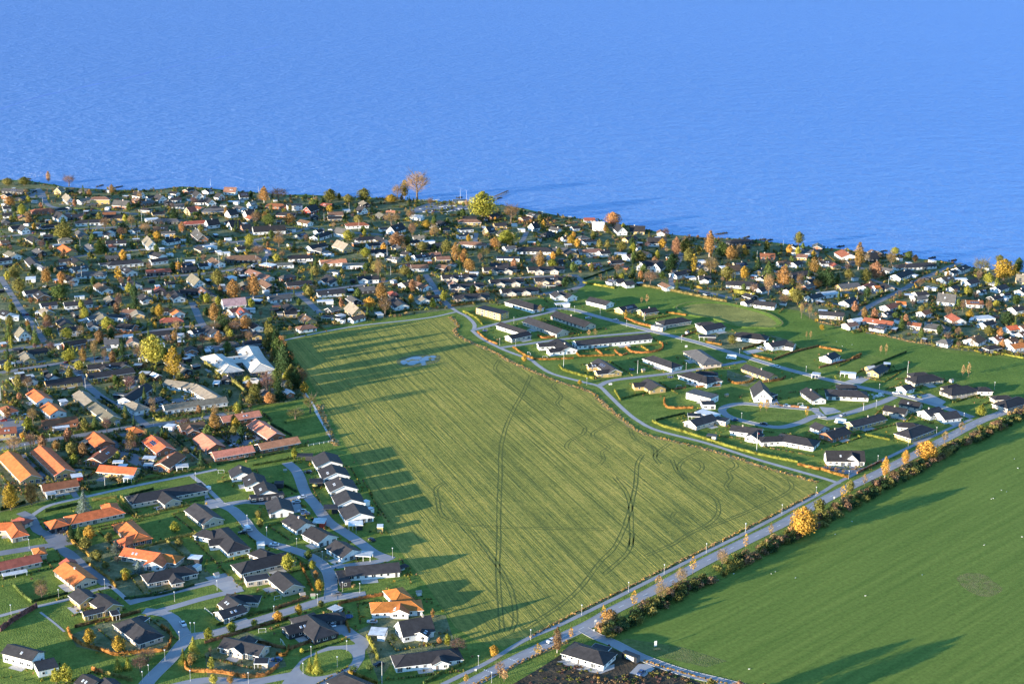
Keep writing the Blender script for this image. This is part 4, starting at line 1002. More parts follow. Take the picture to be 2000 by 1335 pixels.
        for nrm, dist, half, along in sides:
            tocam = (Vector((0, 0))-g['c']).normalized()
            if nrm.dot(tocam) < 0.12: continue
            endwall = dist == il2
            nwin = int(half*2/3.1) if near else int(half*2/3.6)
            if endwall and g['kind'] == 'a': nwin = min(nwin, 2)
            if nwin < 1: continue
            for i in range(nwin):
                u = -half+half*2*(i+0.5)/nwin+hr.uniform(-0.3, 0.3)
                q = g['c']+nrm*dist+along*u
                if footprint_in(q+nrm*0.35, wings, g): continue
                r = hr.random(); rot = math.atan2(along.y, along.x)
                if r < 0.10 and near:
                    link('door', DOOR, root, Vector((q.x, q.y, 0.06))-root_loc, rot); continue
                ww, (fr, pa, bo), zs = WINS[0 if r < 0.35 else 3 if r < 0.6 else 1 if r < 0.8 else 2]
                if ww > half*2/nwin-0.3: ww, (fr, pa, bo), zs = WINS[0]
                if ze < 2.3: zs *= 0.6
                loc = Vector((q.x, q.y, zs))-root_loc
                if near:
                    f_ = link('window', fr, root, loc, rot); link('pane', pa, f_)
                else: link('window', bo, root, loc, rot)
                if g['kind'] == 'f' and zr > 4.2: link('window', bo, root, loc+Vector((0, 0, 2.4)), rot)
            if endwall and g['kind'] == 'a':
                for u in ((-0.9, 0.9) if hw > 4.2 else (0,)):
                    q = g['c']+nrm*dist+along*u
                    if not footprint_in(q+nrm*0.35, wings, g): link('window', WINS[0][1][2], root, Vector((q.x, q.y, ze+0.5))-root_loc, math.atan2(along.y, along.x))
        if g['kind'] in 'ga':
            sl = (zr-ze)/hw; ang = math.atan(sl)
            if wi == 0 and hr.random() < (0.25 if near else 0.45):
                q = X(hr.uniform(-0.5, 0.5)*hl, 0, zr); link('chimney', CHIM, roof, q, math.atan2(g['d'].y, g['d'].x))
            # lit slope (turned to the sun): roof lights or solar panels
            sn = 1 if g['n'].dot(Vector((_sx, _sy))) > 0 else -1
            if g['n'].dot((Vector((0, 0))-g['c']).normalized())*sn < -0.2: sn = -sn
            rz = math.atan2(g['d'].y, g['d'].x)
            if (near and hr.random() < 0.35) or (not near and hr.random() < 0.15):
                u0 = hr.uniform(-0.4, 0.3)*hl
                for j in range(hr.choice((1, 2, 2))):
                    v = sn*hw*0.5; o = link('skylight', SKYL, roof, X(u0+j*1.8, v, zr-abs(v)*sl+0.01)); o.rotation_euler = (-ang*sn, 0, rz)
            elif hr.random() < 0.05:
                u0 = hr.uniform(-0.5, 0.0)*hl
                for a in range(4):
                    for b in range(2):
                        v = sn*(hw*0.45+(b-0.5)*1.05); o = link('solar_panel', SOLAR, roof, X(u0+a*1.65, v, zr-abs(v)*sl+0.01)); o.rotation_euler = (-ang*sn, 0, rz)
    if not outb and nm != 'garden_house': MAINS.append((m0['c'], m0['d'], m0['hl'], m0['hw'], pc))
    rn, wn = ROOF[m0['rk']][0], WALL[m0['wk']][0]
    form = dict(g='gabled', h='hipped', a='steep-gabled', f='flat-roofed')[k0]
    if nm == 'carport': desc, cat = '%s-roofed open carport' % rn, 'carport'
    elif nm == 'garden_shed': desc, cat = 'small %s flat-roofed garden shed' % wn, 'shed'
    elif nm == 'garage': desc, cat = 'small hipped garage, %s roof, %s walls' % (rn, wn), 'garage'
    elif nm == 'garden_house': desc, cat = 'small %s garden house, %s roof' % (wn, rn), 'shed'
    else:
        shape = '' if len(wings) == 1 else ' winged' if len(wings) == 2 else ' many-winged'
        size = 'long ' if m0['hl'] > 11 else ''
        desc, cat = '%s%s%s %s %s with %s roof' % (size, wn, shape, form, 'bungalow' if nm == 'bungalow' else 'house', rn), 'house'
    later(root, desc, cat, pc, dict(carport='carports', shed='garden sheds', garage='garages', house='houses')[cat])
    return root
def footprint_in(q, wings, me):
    for g in wings:
        if g is me: continue
        v = q-g['c']
        if abs(v.dot(g['d'])) < g['hl'] and abs(v.dot(g['n'])) < g['hw']: return True
    return False
def parse_house(line):
    t = line[0]; recs = []
    for part in line[1:].split(';'):
        v = part.replace('+', ' ').split()
        x1, y1, x2, y2, wd = (float(a) for a in v[:5]); wd *= 1.06 if wd > 6.5 else 1.0; kd = v[5]; kind = kd[0]
        ze = float(kd[1:]) if len(kd) > 1 else dict(g=2.5, h=2.5, a=2.7, f=2.7)[kind]
        pitch = dict(g=25, h=24, a=43, f=0)[kind]
        if wd > 12: pitch = min(pitch, 21)
        zr = ze+wd/2*math.tan(math.radians(pitch))
        a, b = px(t, x1, y1), px(t, x2, y2)
        A, B = P(*a, zr).xy, P(*b, zr).xy
        if kind in 'ga' and len(recs) == 0 and (B-A).length < 7.5:       # very short ridges: keep house-like
            c = (A+B)/2; d = (B-A).normalized() if (B-A).length > 0.1 else Vector((1, 0)); A, B = c-d*3.75, c+d*3.75
        recs.append((A, B, zr, ze, wd, kind, v[6], v[7]))
    build_house(recs)
for ln in HOUSES.strip().split('\n'): parse_house(ln)
# kindergarten: white-roofed star of low wings
def kinder():
    base = P(495, 715); root = link('kindergarten', None, None, Vector((base.x, base.y, 0)))
    M_PALE = mat('pale_sheet_roof', (0.60, 0.55, 0.47), 0.6, var=0.15, nscale=0.4, detail=6)
    for (x1, y1, x2, y2, wd) in ((95, 655, 235, 762, 15), (200, 688, 450, 655, 13), (425, 575, 470, 655, 15), (470, 660, 545, 745, 16), (440, 890, 500, 890, 9)):
        ze, zr = 3.0, 3.0+wd/2*math.tan(math.radians(21)); A, B = P(*px('k', x1, y1), zr).xy, P(*px('k', x2, y2), zr).xy
        d = (B-A).normalized(); n = Vector((-d.y, d.x)); c = (A+B)/2; rl = (B-A).length/2; hl = rl+wd/2*0.9; hw = wd/2
        X = lambda u, v, z: Vector(((c+d*u+n*v).x-base.x, (c+d*u+n*v).y-base.y, z))
        rb = MB(); E = [X(-hl, -hw, ze), X(hl, -hw, ze), X(hl, hw, ze), X(-hl, hw, ze)]; D = [v-Vector((0, 0, 0.3)) for v in E]; r1, r2 = X(-rl, 0, zr), X(rl, 0, zr)
        for f in ([E[0], E[1], r2, r1], [E[1], E[2], r2], [E[2], E[3], r1, r2], [E[3], E[0], r1]): rb.poly(f)
        for i in range(4): rb.poly([E[i], D[i], D[(i+1) % 4], E[(i+1) % 4]])
        rb.poly(D[::-1]); rb.tube(r1, r2, 0.15, 0.15, 4)
        for a_, b_ in ((E[0], r1), (E[1], r2), (E[2], r2), (E[3], r1)): rb.tube(a_, b_, 0.13, 0.13, 4)
        roof = link('roof', rb.mesh('roof', M_PALE), root)
        for j in range(2):
            vb = MB(); q = X(hr.uniform(-.5, .5)*rl, -hw*0.4, zr-0.4*hw*math.tan(math.radians(21))); vb.box(q.x-.4, q.y-.4, q.z-.3, q.x+.4, q.y+.4, q.z+.7); link('roof_vent', vb.mesh('roof_vent', M_DTRIM), roof)
        wb = MB(); il, iw = hl-0.8, hw-0.8
        for a, b in (((-il, -iw), (il, -iw)), ((il, -iw), (il, iw)), ((il, iw), (-il, iw)), ((-il, iw), (-il, -iw))): wb.poly([X(*a, 0), X(*b, 0), X(*b, 2.72), X(*a, 2.72)])
        link('wall', wb.mesh('wall', wall_mat('b')), root); RECTS.append((c, d, hl, hw, root))
        for nrm, dist, half, along in ((n*-1, iw, il, d), (n, iw, il, d*-1), (d, il, iw, n), (d*-1, il, iw, n*-1)):
            if nrm.dot(-c.normalized()) < 0.1: continue
            k = int(half*2/2.6)
            for i in range(k):
                q = c+nrm*dist+along*(-half+2*half*(i+.5)/k); link('window', WINS[2][1][2], root, Vector((q.x-base.x, q.y-base.y, 0.3)), math.atan2(along.y, along.x))
    tag(root, 'kindergarten with star-shaped pale sheet roofs beside the tall trees', 'kindergarten')
kinder()
# the smaller houses, sheds and lean-tos packed between the annotated ones in the old town
RGRID = {}
for seg in ROADSEG:
    m_ = (seg[0]+seg[1])/2; RGRID.setdefault((int(m_.x//20), int(m_.y//20)), []).append(seg)
def near_roads(q):
    i, j = int(q.x//20), int(q.y//20)
    for a in (-1, 0, 1):
        for b in (-1, 0, 1): yield from RGRID.get((i+a, j+b), ())
def roadclear(q, pad):
    for a, b, hw in near_roads(q):
        ab = b-a; t = max(0, min(1, (q-a).dot(ab)/max(ab.length_squared, 1e-6)))
        if (a+ab*t-q).length < hw+pad: return False
    return True
nf = {'h': 0, 's': 0}; tries = 0
while (nf['h'] < 105 or nf['s'] < 170) and tries < 16000:
    tries += 1
    x, y = hr.uniform(0, 2000), 372+(790-372)*hr.random()**1.25
    if not inside(GARDEN, x, y) or (770 < x < 1000 and y < 425) or (560 < x < 780 and y < 402): continue
    q = P(x, y).xy; house = nf['h'] < 105 and tries < 9000
    L, wd = (hr.uniform(9, 13), hr.uniform(7, 9)) if house else (hr.uniform(3.5, 7.5), hr.uniform(3, 5))
    if footprint_hit(q, (L/2+0.2) if house else 2.2) or not roadclear(q, L/2+0.5): continue
    near_d = min(RECTS, key=lambda r: (r[0]-q).length)[1]
    d = near_d if hr.random() < .5 else Vector((-near_d.y, near_d.x))
    if house:
        kd = hr.choice('gghg'); rk = hr.choice('kkkkkggnrt'); wk = hr.choice('wwyykkbc'); zr = 2.45+wd/2*math.tan(math.radians(25)); rl = L-wd*.9 if kd == 'h' else L
        build_house([(q-d*rl/2, q+d*rl/2, zr, 2.45, wd, kd, rk, wk)], True); nf['h'] += 1
    else:
        build_house([(q-d*L/2, q+d*L/2, hr.uniform(2.2, 2.6), 2.2, wd, 'f', hr.choice('bbkbkg'), hr.choice('wwkkgb'))]); nf['s'] += 1
# patios beside the nearer houses
for c, d, hl, hw, who in list(RECTS):
    pcx = proj(Vector((c.x, c.y, 0)))
    if pcx[1] < 640 or hl*hw*4 < 90 or hr.random() < 0.35: continue
    n = Vector((-d.y, d.x)); n = n if n.dot(-c.normalized()) > 0 else -n
    u0 = hr.uniform(-0.6, 0.1)*hl; L = hr.uniform(5, 9); a = c+n*(hw-0.5)+d*u0; dep = hr.uniform(2.5, 4.5)
    sheet('patio', [a, a+d*L, a+d*L+n*dep, a+n*dep], 0.034+hr.uniform(0, 0.003), M_CONC)
# ================================================================== VEGETATION
LEAF = dict(G=('golden', (0.50, 0.31, 0.06)), O=('orange', (0.42, 0.235, 0.085)), R=('russet', (0.32, 0.18, 0.095)), Y=('yellow-green', (0.34, 0.32, 0.06)), L=('olive', (0.22, 0.20, 0.06)),
            N=('green', (0.11, 0.15, 0.045)), D=('dark green', (0.05, 0.085, 0.035)), T=('tan', (0.42, 0.27, 0.12)), B=('brown', (0.26, 0.16, 0.09)), S=('silver-blue', (0.16, 0.20, 0.17)), P=('purple-brown', (0.17, 0.09, 0.08)))
HLEAF = dict(O=(0.36, 0.17, 0.05), Y=(0.25, 0.24, 0.05), G=(0.37, 0.24, 0.055), R=(0.24, 0.13, 0.06), T=(0.30, 0.22, 0.09))
def HM(k): return leafmat('hedge_'+LEAF[k][0].replace(' ', '_').replace('-', '_'), HLEAF[k], 0.6) if k in HLEAF else LM(k)
def LM(k): return leafmat('leaves_'+LEAF[k][0].replace(' ', '_').replace('-', '_'), LEAF[k][1])
M_BARK = mat('bark', (0.13, 0.10, 0.075), 0.95, var=0.3, nscale=2)
M_BIRCH = mat('birch_bark', (0.50, 0.44, 0.38), 0.9, var=0.35, nscale=2)
vr = random.Random(77)
def rdir(r):
    while True:
        v = Vector((r.uniform(-1, 1), r.uniform(-1, 1), r.uniform(-1, 1)))
        if 0.05 < v.length < 1: return v.normalized()
def leaf(mb, p, nrm, s, r, m=0):
    a = nrm.cross(rdir(r))
    if a.length < 0.05: a = nrm.orthogonal()
    a.normalize(); b = nrm.cross(a)
    a *= s*r.uniform(0.6, 1.1); b *= s*r.uniform(0.45, 0.9)
    mb.poly([p-a-b*0.4, p+a*0.3-b, p+a+b*0.5, p-a*0.4+b], m)
def crown_mesh(kind, seed, big=False):
    r = random.Random(seed); mb = MB()
    if kind in ('round', 'birch', 'column', 'ball'):
        H, Wd, z0, N, ls = dict(round=(10, 8, 1.6, 1100, 0.47), birch=(12, 5, 1.8, 760, 0.40), column=(10, 3, 0.6, 420, 0.34), ball=(4, 3.2, 1.1, 260, 0.26))[kind]
        nl = dict(round=13, birch=11, column=8, ball=1)[kind]
        if big: N, ls, nl = int(N*2.6), ls*0.58, nl*2
        lobes = []
        for i in range(nl):
            t = (i+0.5)/nl; z = z0+(H-z0)*t
            prof = (math.sin(math.pi*min(1, t*0.92+0.12))**0.7) if kind != 'birch' else (math.sin(math.pi*min(1, (t*0.85+0.14)))**0.9)
            a = i*2.4+r.uniform(-.5, .5); rad = Wd/2*prof
            off = rad*r.uniform(0.35, 0.65); lr = max(0.5, rad*r.uniform(0.42, 0.65))
            if kind == 'ball': off, lr, z = 0, 1.6, 2.5
            lobes.append((Vector((math.cos(a)*off, math.sin(a)*off, min(z, H-lr*0.8))), lr))
        for i in range(N):
            d = rdir(r)
            if kind != 'ball' and i % 2:      # body of the crown
                zc = (H+z0)/2; hz = (H-z0)/2; u = r.random()**0.4; wob = 0.82+0.18*math.sin(3*math.atan2(d.y, d.x)+seed)+0.1*math.sin(7*d.z+seed)
                q = Vector((d.x*Wd/2*u*wob, d.y*Wd/2*u*wob, zc-0.06*H+d.z*hz*u))
                leaf(mb, q, (d+rdir(r)*0.7).normalized(), ls*r.uniform(0.7, 1.3), r); continue
            c, lr = r.choice(lobes); q = c+Vector((d.x, d.y, d.z*(1.15 if kind == 'birch' else 0.85)))*lr*(r.random()**0.35)*r.uniform(0.85, 1.12)
            if q.z < z0*0.7: continue
            leaf(mb, q, (d+rdir(r)*0.7).normalized(), ls*r.uniform(0.7, 1.3), r)
    elif kind == 'conifer':
        H = 10
        for lay in range(15):
            t = lay/14; z = 0.7+t*(H-0.9); rad = 2.3*(1-t)**0.85+0.12
            nb = max(4, int(13*(1-t))+3)
            for j in range(nb):
                a = j*6.283/nb+lay*0.7+r.uniform(-.2, .2); rr = rad*r.uniform(0.75, 1.1); d = Vector((math.cos(a), math.sin(a), 0))
                for s in (0.35, 0.6, 0.85, 1.0):
                    p = d*rr*s+Vector((0, 0, z-0.35*s*rad*0.6+r.uniform(-.1, .1))); leaf(mb, p, (Vector((0, 0, 1))+d*0.8+rdir(r)*0.4).normalized(), 0.36, r)
    elif kind == 'bare':
        for i in range(900 if big else 300):
            d = rdir(r); c = Vector((d.x*3.1, d.y*3.1, 6.2+d.z*3.6))*1; c = Vector((c.x*r.uniform(.35, 1.05), c.y*r.uniform(.35, 1.05), 6.2+(c.z-6.2)*r.uniform(.35, 1.03)))
            if c.z < 2.0: continue
            leaf(mb, c, rdir(r), (0.13 if big else 0.22)*r.uniform(.6, 1.3), r)
        for i in range(420 if big else 110):     # twigs
            d = rdir(r); e = Vector((d.x*3.2, d.y*3.2, 6.2+abs(d.z)*3.5)) if r.random() < 0.75 else Vector((d.x*3.2, d.y*3.2, 6.2+d.z*3.0))
            if e.z < 2.5: continue
            s = e*0.55+Vector((0, 0, 1.6)); k = len(mb.V); w_ = rdir(r)*(0.028 if big else 0.05); mb.V += [tuple(s+w_), tuple(s-w_), tuple(e)]; mb.F.append((k, k+1, k+2)); mb.M.append(0)
    elif kind == 'sapling':
        for i in range(150):
            t = r.random(); z = 1.6+t*4.0; rad = 0.95*math.sin(math.pi*min(1, t*0.85+0.15)); a = r.uniform(0, 6.283); q = Vector((math.cos(a)*rad*r.random()**.5, math.sin(a)*rad*r.random()**.5, z)); leaf(mb, q, rdir(r), 0.2, r)
    elif kind == 'bush':
        for L_ in range(7):
            c = Vector((r.uniform(-1, 1), r.uniform(-1, 1), r.uniform(.7, 2.2))); lr = r.uniform(0.7, 1.1)
            for i in range(44):
                d = rdir(r); q = c+d*lr*r.uniform(.6, 1.1)
                if q.z > 0.05: leaf(mb, q, (d+rdir(r)*.8).normalized(), 0.27*r.uniform(.7, 1.3), r)
    return mb.mesh('crown', LM('N'))
def trunk_mesh(kind, seed):
    r = random.Random(seed); mb = MB()
    H = dict(round=10, birch=12, column=10, ball=4, conifer=10, bare=10, sapling=5.6, bush=2.5)[kind]
    r0 = dict(round=0.3, birch=0.2, column=0.18, ball=0.1, conifer=0.2, bare=0.28, sapling=0.07, bush=0.06)[kind]
    mid = Vector((r.uniform(-.2, .2), r.uniform(-.2, .2), H*0.45)); top = Vector((r.uniform(-.3, .3), r.uniform(-.3, .3), H*0.9))
    mb.tube((0, 0, -0.1), mid, r0, r0*0.65, 6); mb.tube(mid, top, r0*0.65, r0*0.15, 5)
    nl = dict(round=7, birch=6, column=4, ball=3, conifer=0, bare=13, sapling=3, bush=4)[kind]
    for i in range(nl):
        t = 0.25+0.55*i/max(1, nl); b = Vector((0, 0, 0)).lerp(mid, t/0.45) if t < 0.45 else mid.lerp(top, (t-.45)/.45)
        a = i*2.4+r.uniform(-.4, .4); sp = dict(round=2.6, birch=1.5, column=0.8, ball=1, conifer=1, bare=2.6, sapling=.5, bush=.9)[kind]
        e = b+Vector((math.cos(a)*sp, math.sin(a)*sp, H*0.22)); mb.tube(b, e, r0*0.4, r0*0.1, 4)
        if kind == 'bare':
            for j in range(3):
                e2 = b.lerp(e, 0.6)+Vector((math.cos(a+j-1)*1.3, math.sin(a+j-1)*1.3, H*0.14+r.uniform(0, .8))); mb.tube(b.lerp(e, 0.6), e2, r0*0.2, r0*0.06, 3)
    return mb.mesh('trunk', M_BIRCH if kind in ('birch',) else M_BARK)
CROWN = {k: [crown_mesh(k, 100+i*7+j) for i in range(3)] for j, k in enumerate(('round', 'birch', 'conifer', 'bare', 'column', 'ball', 'sapling', 'bush'))}
BIGCROWN = {k: [crown_mesh(k, 500+i*7+j, True) for i in range(2)] for j, k in enumerate(('round', 'birch', 'bare'))}
TRUNK = {k: [trunk_mesh(k, 300+i*7+j) for i in range(2)] for j, k in enumerate(CROWN)}
REFW = dict(round=8, birch=5, conifer=4.4, bare=6.4, column=3, ball=3.2, sapling=1.9, bush=3.6); REFH = dict(round=10.3, birch=12, conifer=10, bare=9.9, column=10, ball=4.1, sapling=5.8, bush=3.0)
TNAME = dict(round='broadleaf_tree', birch='birch_tree', conifer='conifer_tree', bare='bare_tree', column='columnar_tree', ball='clipped_tree', sapling='young_tree', bush='bush')
TDESC = dict(round='broad-crowned tree with %s leaves', birch='slender birch with %s leaves', conifer='%s conifer', bare='half-bare tree with %s twigs', column='narrow columnar tree with %s leaves', ball='small round-clipped tree with %s leaves', sapling='young staked tree with %s leaves', bush='%s bush')
TREEPOS = []
def tree(x, y, hp, wp, kind, ck, base=None, label=None, group=None, name=None):
    b = base if base is not None else P(x, y)
    s = scale_at(b); el = math.atan2(HCAM, b.xy.length)
    h = hp*1.08/(s*math.cos(el)); wd = wp*(1.15 if kind != 'bush' else 1.0)/s
    root = link(name or TNAME[kind], None, None, Vector((b.x, b.y, 0)), vr.uniform(0, 6.283)); root.scale = (wd/REFW[kind], wd/REFW[kind], h/REFH[kind])
    link('trunk', vr.choice(TRUNK[kind]), root); c = link('crown', vr.choice(BIGCROWN[kind] if kind in BIGCROWN and (wd > 0.95*REFW[kind] or h > 1.1*REFH[kind]) else CROWN[kind]), root)
    c.material_slots[0].link = 'OBJECT'; c.material_slots[0].material = LM(ck)
    TREEPOS.append((b.xy, wd/2))
    if label: tag(root, label, 'bush' if kind == 'bush' else 'tree', group)
    else: later(root, TDESC[kind] % LEAF[ck][0], 'bush' if kind == 'bush' else 'tree', proj(Vector((b.x, b.y, 0))), 'bushes' if kind == 'bush' else 'trees')
    return root
KIND = dict(r='round', b='birch', c='conifer', x='bare', l='column', o='ball', s='sapling', u='bush')
TREES = """815,392,54,48,xT 790,388,34,18,bG 776,390,28,22,xT 765,396,16,26,rG 942,428,52,56,rY 998,434,34,30,xR 1197,441,26,32,rO 516,396,30,19,bO 545,393,24,36,xB 645,394,24,29,rL 711,394,26,27,rL 680,398,18,22,rL 135,364,21,24,xB 95,356,20,10,bT 48,362,16,24,rL 15,362,14,24,rL
775,482,28,32,rR 795,478,18,18,rL 990,478,28,40,rY 966,486,22,19,rO 890,512,36,19,bO 902,512,18,20,rO 917,532,26,24,rO 1055,524,32,19,bO 1078,524,18,20,rY 848,470,32,18,xT 805,464,28,16,xB 945,506,22,24,xL 872,495,26,22,rL 833,448,18,18,rG 825,490,18,24,rL
1320,502,38,18,rR 1340,498,32,28,rL 1385,502,48,22,bO 1410,504,30,28,rN 1428,508,28,26,rO 1443,504,26,14,xT 1457,500,14,14,rG 1355,532,34,13,lG 1388,537,32,30,xT 1312,532,36,30,rD 1235,542,24,13,cN 1270,557,27,28,xB 1453,546,26,18,rG 1500,582,46,20,xT 1530,562,40,30,bO 1500,544,32,30,cN 1562,567,32,16,xR 1595,563,18,18,rO 1555,594,30,24,rL 1472,577,22,16,xB 1560,478,25,20,rL 1590,536,32,24,bO 1565,622,32,9,xT 1581,622,28,10,xT 1420,545,24,30,rL 1480,530,26,20,cD 1370,545,20,18,rL 1345,515,30,24,rL 1250,510,20,24,rL 1215,490,18,22,rL 1530,595,18,20,xB
1676,527,50,21,bO 1710,547,36,26,rR 1740,522,30,20,xT 1748,498,15,18,rY 1690,552,26,24,rL 1657,544,18,22,rL 1615,562,38,34,rD 1960,547,40,44,rG 1988,534,30,20,rN 1915,540,34,34,xL 1930,557,24,20,rY 1952,512,14,18,rL 1893,624,18,18,rG 1930,654,18,22,rL 1760,644,28,15,cN 1880,610,24,12,xR 1930,612,26,14,xR 1966,634,26,30,rD 1870,658,18,14,xR 1635,560,26,20,cN 1775,505,14,18,rN 1600,545,24,20,cD 1945,565,20,10,lY 1800,610,14,14,rL 1748,622,12,12,rN 1850,665,16,14,xP 1863,640,14,14,xR 1945,600,14,14,rY
301,714,58,52,rY 275,708,34,30,xB 340,740,58,36,bG 136,707,26,27,rY 131,662,22,26,rY 163,710,30,16,bO 155,722,18,20,rY 185,708,44,14,xT 204,708,26,12,xB 240,703,38,20,cD 210,645,26,26,rY 232,548,27,16,lG 92,553,28,20,rO 121,556,26,18,rO 118,584,27,40,rN 264,602,34,22,cD 195,493,24,30,cN 127,470,36,38,rL 30,545,27,27,rL 38,572,27,27,rL 44,423,24,19,rY 20,402,18,22,rO 205,452,27,19,xB 257,444,22,16,xT 240,454,18,27,rD 284,458,22,22,xT 307,468,16,15,rG 340,428,22,20,cD 18,660,28,14,cN 70,672,36,14,cN 20,682,28,5,lY 23,683,26,5,lY 92,648,22,18,xP 100,690,22,16,xP
420,632,38,26,bO 456,586,38,30,bO 495,582,44,32,bO 425,559,32,28,rL 535,572,26,10,cD 488,481,24,18,rY 545,482,20,24,xO 575,492,20,12,cD 565,436,18,24,rO 745,588,34,28,bO 722,604,24,24,rG 718,620,26,9,cN 752,618,37,26,xR 740,543,37,15,xT 735,533,24,24,rL 790,538,20,22,rL 714,502,18,22,rY 615,540,20,22,rL 545,470,20,16,xB 525,440,22,26,rN 500,440,26,22,xB 765,440,24,34,xT 700,440,20,20,rL 505,500,20,26,xB 540,512,16,15,rY 636,530,16,18,rL 680,470,20,26,rY
530,674,40,26,rL 549,692,34,22,bO 556,735,58,36,rD 566,708,22,20,rO 562,752,27,20,rY 591,758,37,24,xR 595,770,24,17,rG 532,704,24,13,cO 523,774,47,30,xP 545,780,42,27,cD 499,782,32,26,rL 526,788,22,24,rO 606,806,34,30,xL 480,644,27,26,bO 440,645,22,26,rD 420,650,20,24,xB 490,790,20,20,rL 484,752,18,18,rY 420,842,36,26,bO 362,838,22,22,xP 577,818,18,36,xL 430,640,30,20,cD 460,652,26,26,xB
22,996,50,32,rG 62,986,42,26,rO 165,1001,42,27,cS 186,836,22,18,cN 28,882,29,30,xT 60,875,27,24,xR 45,856,12,14,rG 393,913,30,16,cD 145,908,22,16,rY 317,852,16,10,cN 342,1040,22,22,rY 140,1054,28,18,cD 155,1054,28,16,cN 175,1052,26,24,rG 213,1056,16,16,rL 168,1071,24,24,rL 245,815,22,18,cN 575,895,20,13,rY 508,1030,16,14,rL 245,1135,18,12,rG 350,1065,14,18,rL
227,1075,20,20,cS 190,1096,22,26,rL 271,1118,22,22,cS 246,1130,20,20,rY 80,1158,26,28,xL 82,1170,27,27,xB 175,1260,32,24,rG 232,1274,32,26,rG 230,1308,22,18,cY 250,1306,22,15,cY 130,1333,36,28,rY 110,1334,28,22,rY 358,1294,26,16,cY 378,1275,30,20,cY 376,1292,18,24,rL 372,1302,24,10,bO 290,1290,20,30,xB 275,1312,30,34,xP 206,1110,14,16,rL 230,1100,14,16,xB
563,1114,32,28,rY 603,1092,18,18,rN 610,1112,18,14,rY 617,1130,16,13,rO 624,1153,22,18,rG 584,1202,22,16,rG 543,1213,20,20,rG 497,1224,15,14,rY 453,1235,20,20,rY 408,1250,24,20,rY 627,1186,14,13,rL 605,1310,24,15,cY 619,1312,36,20,cY 413,1310,26,15,lY 417,1334,18,18,rY 450,1334,14,14,rO 690,1314,15,16,oN 723,1313,15,16,oN 411,1283,20,8,xB 505,1010,14,14,rL
965,1282,22,19,rG 985,1330,22,16,sT 976,1322,30,20,xR 1050,1280,24,15,sG 1088,1274,46,20,bR 1115,1249,24,10,sG 1178,1214,32,11,sG 1238,1188,34,13,sG 1286,1150,26,16,sT 1353,1120,34,13,sG 1456,1075,32,10,sG 1505,1048,26,10,sT 1545,1035,18,9,sG 1728,932,38,16,bG 1688,948,22,11,sT 1646,978,30,14,sG 1768,908,28,17,bG 1845,864,22,14,sT 1878,844,20,12,sT 1290,1180,40,24,xT 1330,1150,40,24,xT 1410,1110,36,24,xT 910,1334,18,10,sG 1567,1046,54,54,rG 1810,900,38,46,rG 1190,1215,24,30,rO 1915,812,20,22,rY 1660,962,24,18,rL 538,680,40,24,cD 543,705,46,26,rN 552,718,50,24,cN 562,738,46,26,rD 570,752,40,24,rL 578,762,40,24,rD 585,745,30,20,rL 540,760,40,26,rN
1253,592,12,6,sT 1263,593,18,7,sT 1720,690,15,6,sT 1730,693,22,7,sT 1880,735,22,8,sT 1891,736,26,9,sT 1575,661,14,5,sT 1583,662,16,6,sT 1485,802,20,10,sG 1497,803,22,10,sG 1575,816,22,8,sG 1222,622,16,8,lG 845,602,20,14,rY 866,590,22,14,rY 1055,612,16,10,sT 1150,656,12,8,sT 1162,656,14,9,sT 1024,706,12,12,rG 1430,672,18,20,rL 1605,645,12,10,rG 1132,751,9,9,rG 907,500,14,12,rO 1815,905,14,20,rL 590,1275,10,10,rY 874,1262,24,14,rY 858,1256,12,10,rO 845,1205,16,9,lO 895,1275,26,34,xP 1600,1000,26,24,rL"""
for tk in TREES.split():
    a = tk.split(','); tree(float(a[0]), float(a[1]), float(a[2]), float(a[3]), KIND[a[4][0]], a[4][1])
for i, (x, y) in enumerate(((1612, 914), (1620, 917), (1632, 921), (1646, 925), (1672, 917))): tree(x, y, 9, 6, 'sapling', 'O')
for q in ((1385, 1392, 62, 50, 'round', 'L'), (1440, 1405, 70, 55, 'round', 'B'), (1490, 1398, 60, 50, 'round', 'L')): tree(*q)
# ---- more garden trees between the houses of the old town
gw = [(q.x, q.y) for q in W2(GARDEN)]
def free(q, pad):
    if footprint_hit(q, pad): return False
    for a, b, hw in near_roads(q):
        ab = b-a; t = max(0, min(1, (q-a).dot(ab)/max(ab.length_squared, 1e-6)))
        if (a+ab*t-q).length < hw+pad*0.6: return False
    return True
cnt = 0
while cnt < 480:
    x, y = vr.uniform(0, 2000), vr.uniform(375, 900)
    if not inside(GARDEN, x, y): continue
    b = P(x, y)
    if not free(b.xy, 1.2) or any((b.xy-q).length < 5 for q, _ in TREEPOS): continue
    k, c = vr.choice((('round', 'L'), ('round', 'L'), ('round', 'N'), ('round', 'N'), ('round', 'D'), ('conifer', 'D'), ('conifer', 'N'), ('bare', 'B'), ('bare', 'T'), ('bare', 'P'), ('round', 'Y'), ('birch', 'O'), ('round', 'G'), ('round', 'R'), ('column', 'N')))
    s = scale_at(b); h = vr.uniform(4, 9); tree(x, y, h*s, h*s*vr.uniform(.55, .8)*(0.35 if k == 'column' else 0.6 if k == 'conifer' else 1), k, c, name='fruit_tree' if k == 'round' and h < 6 else 'garden_tree' if k == 'round' else None); cnt += 1
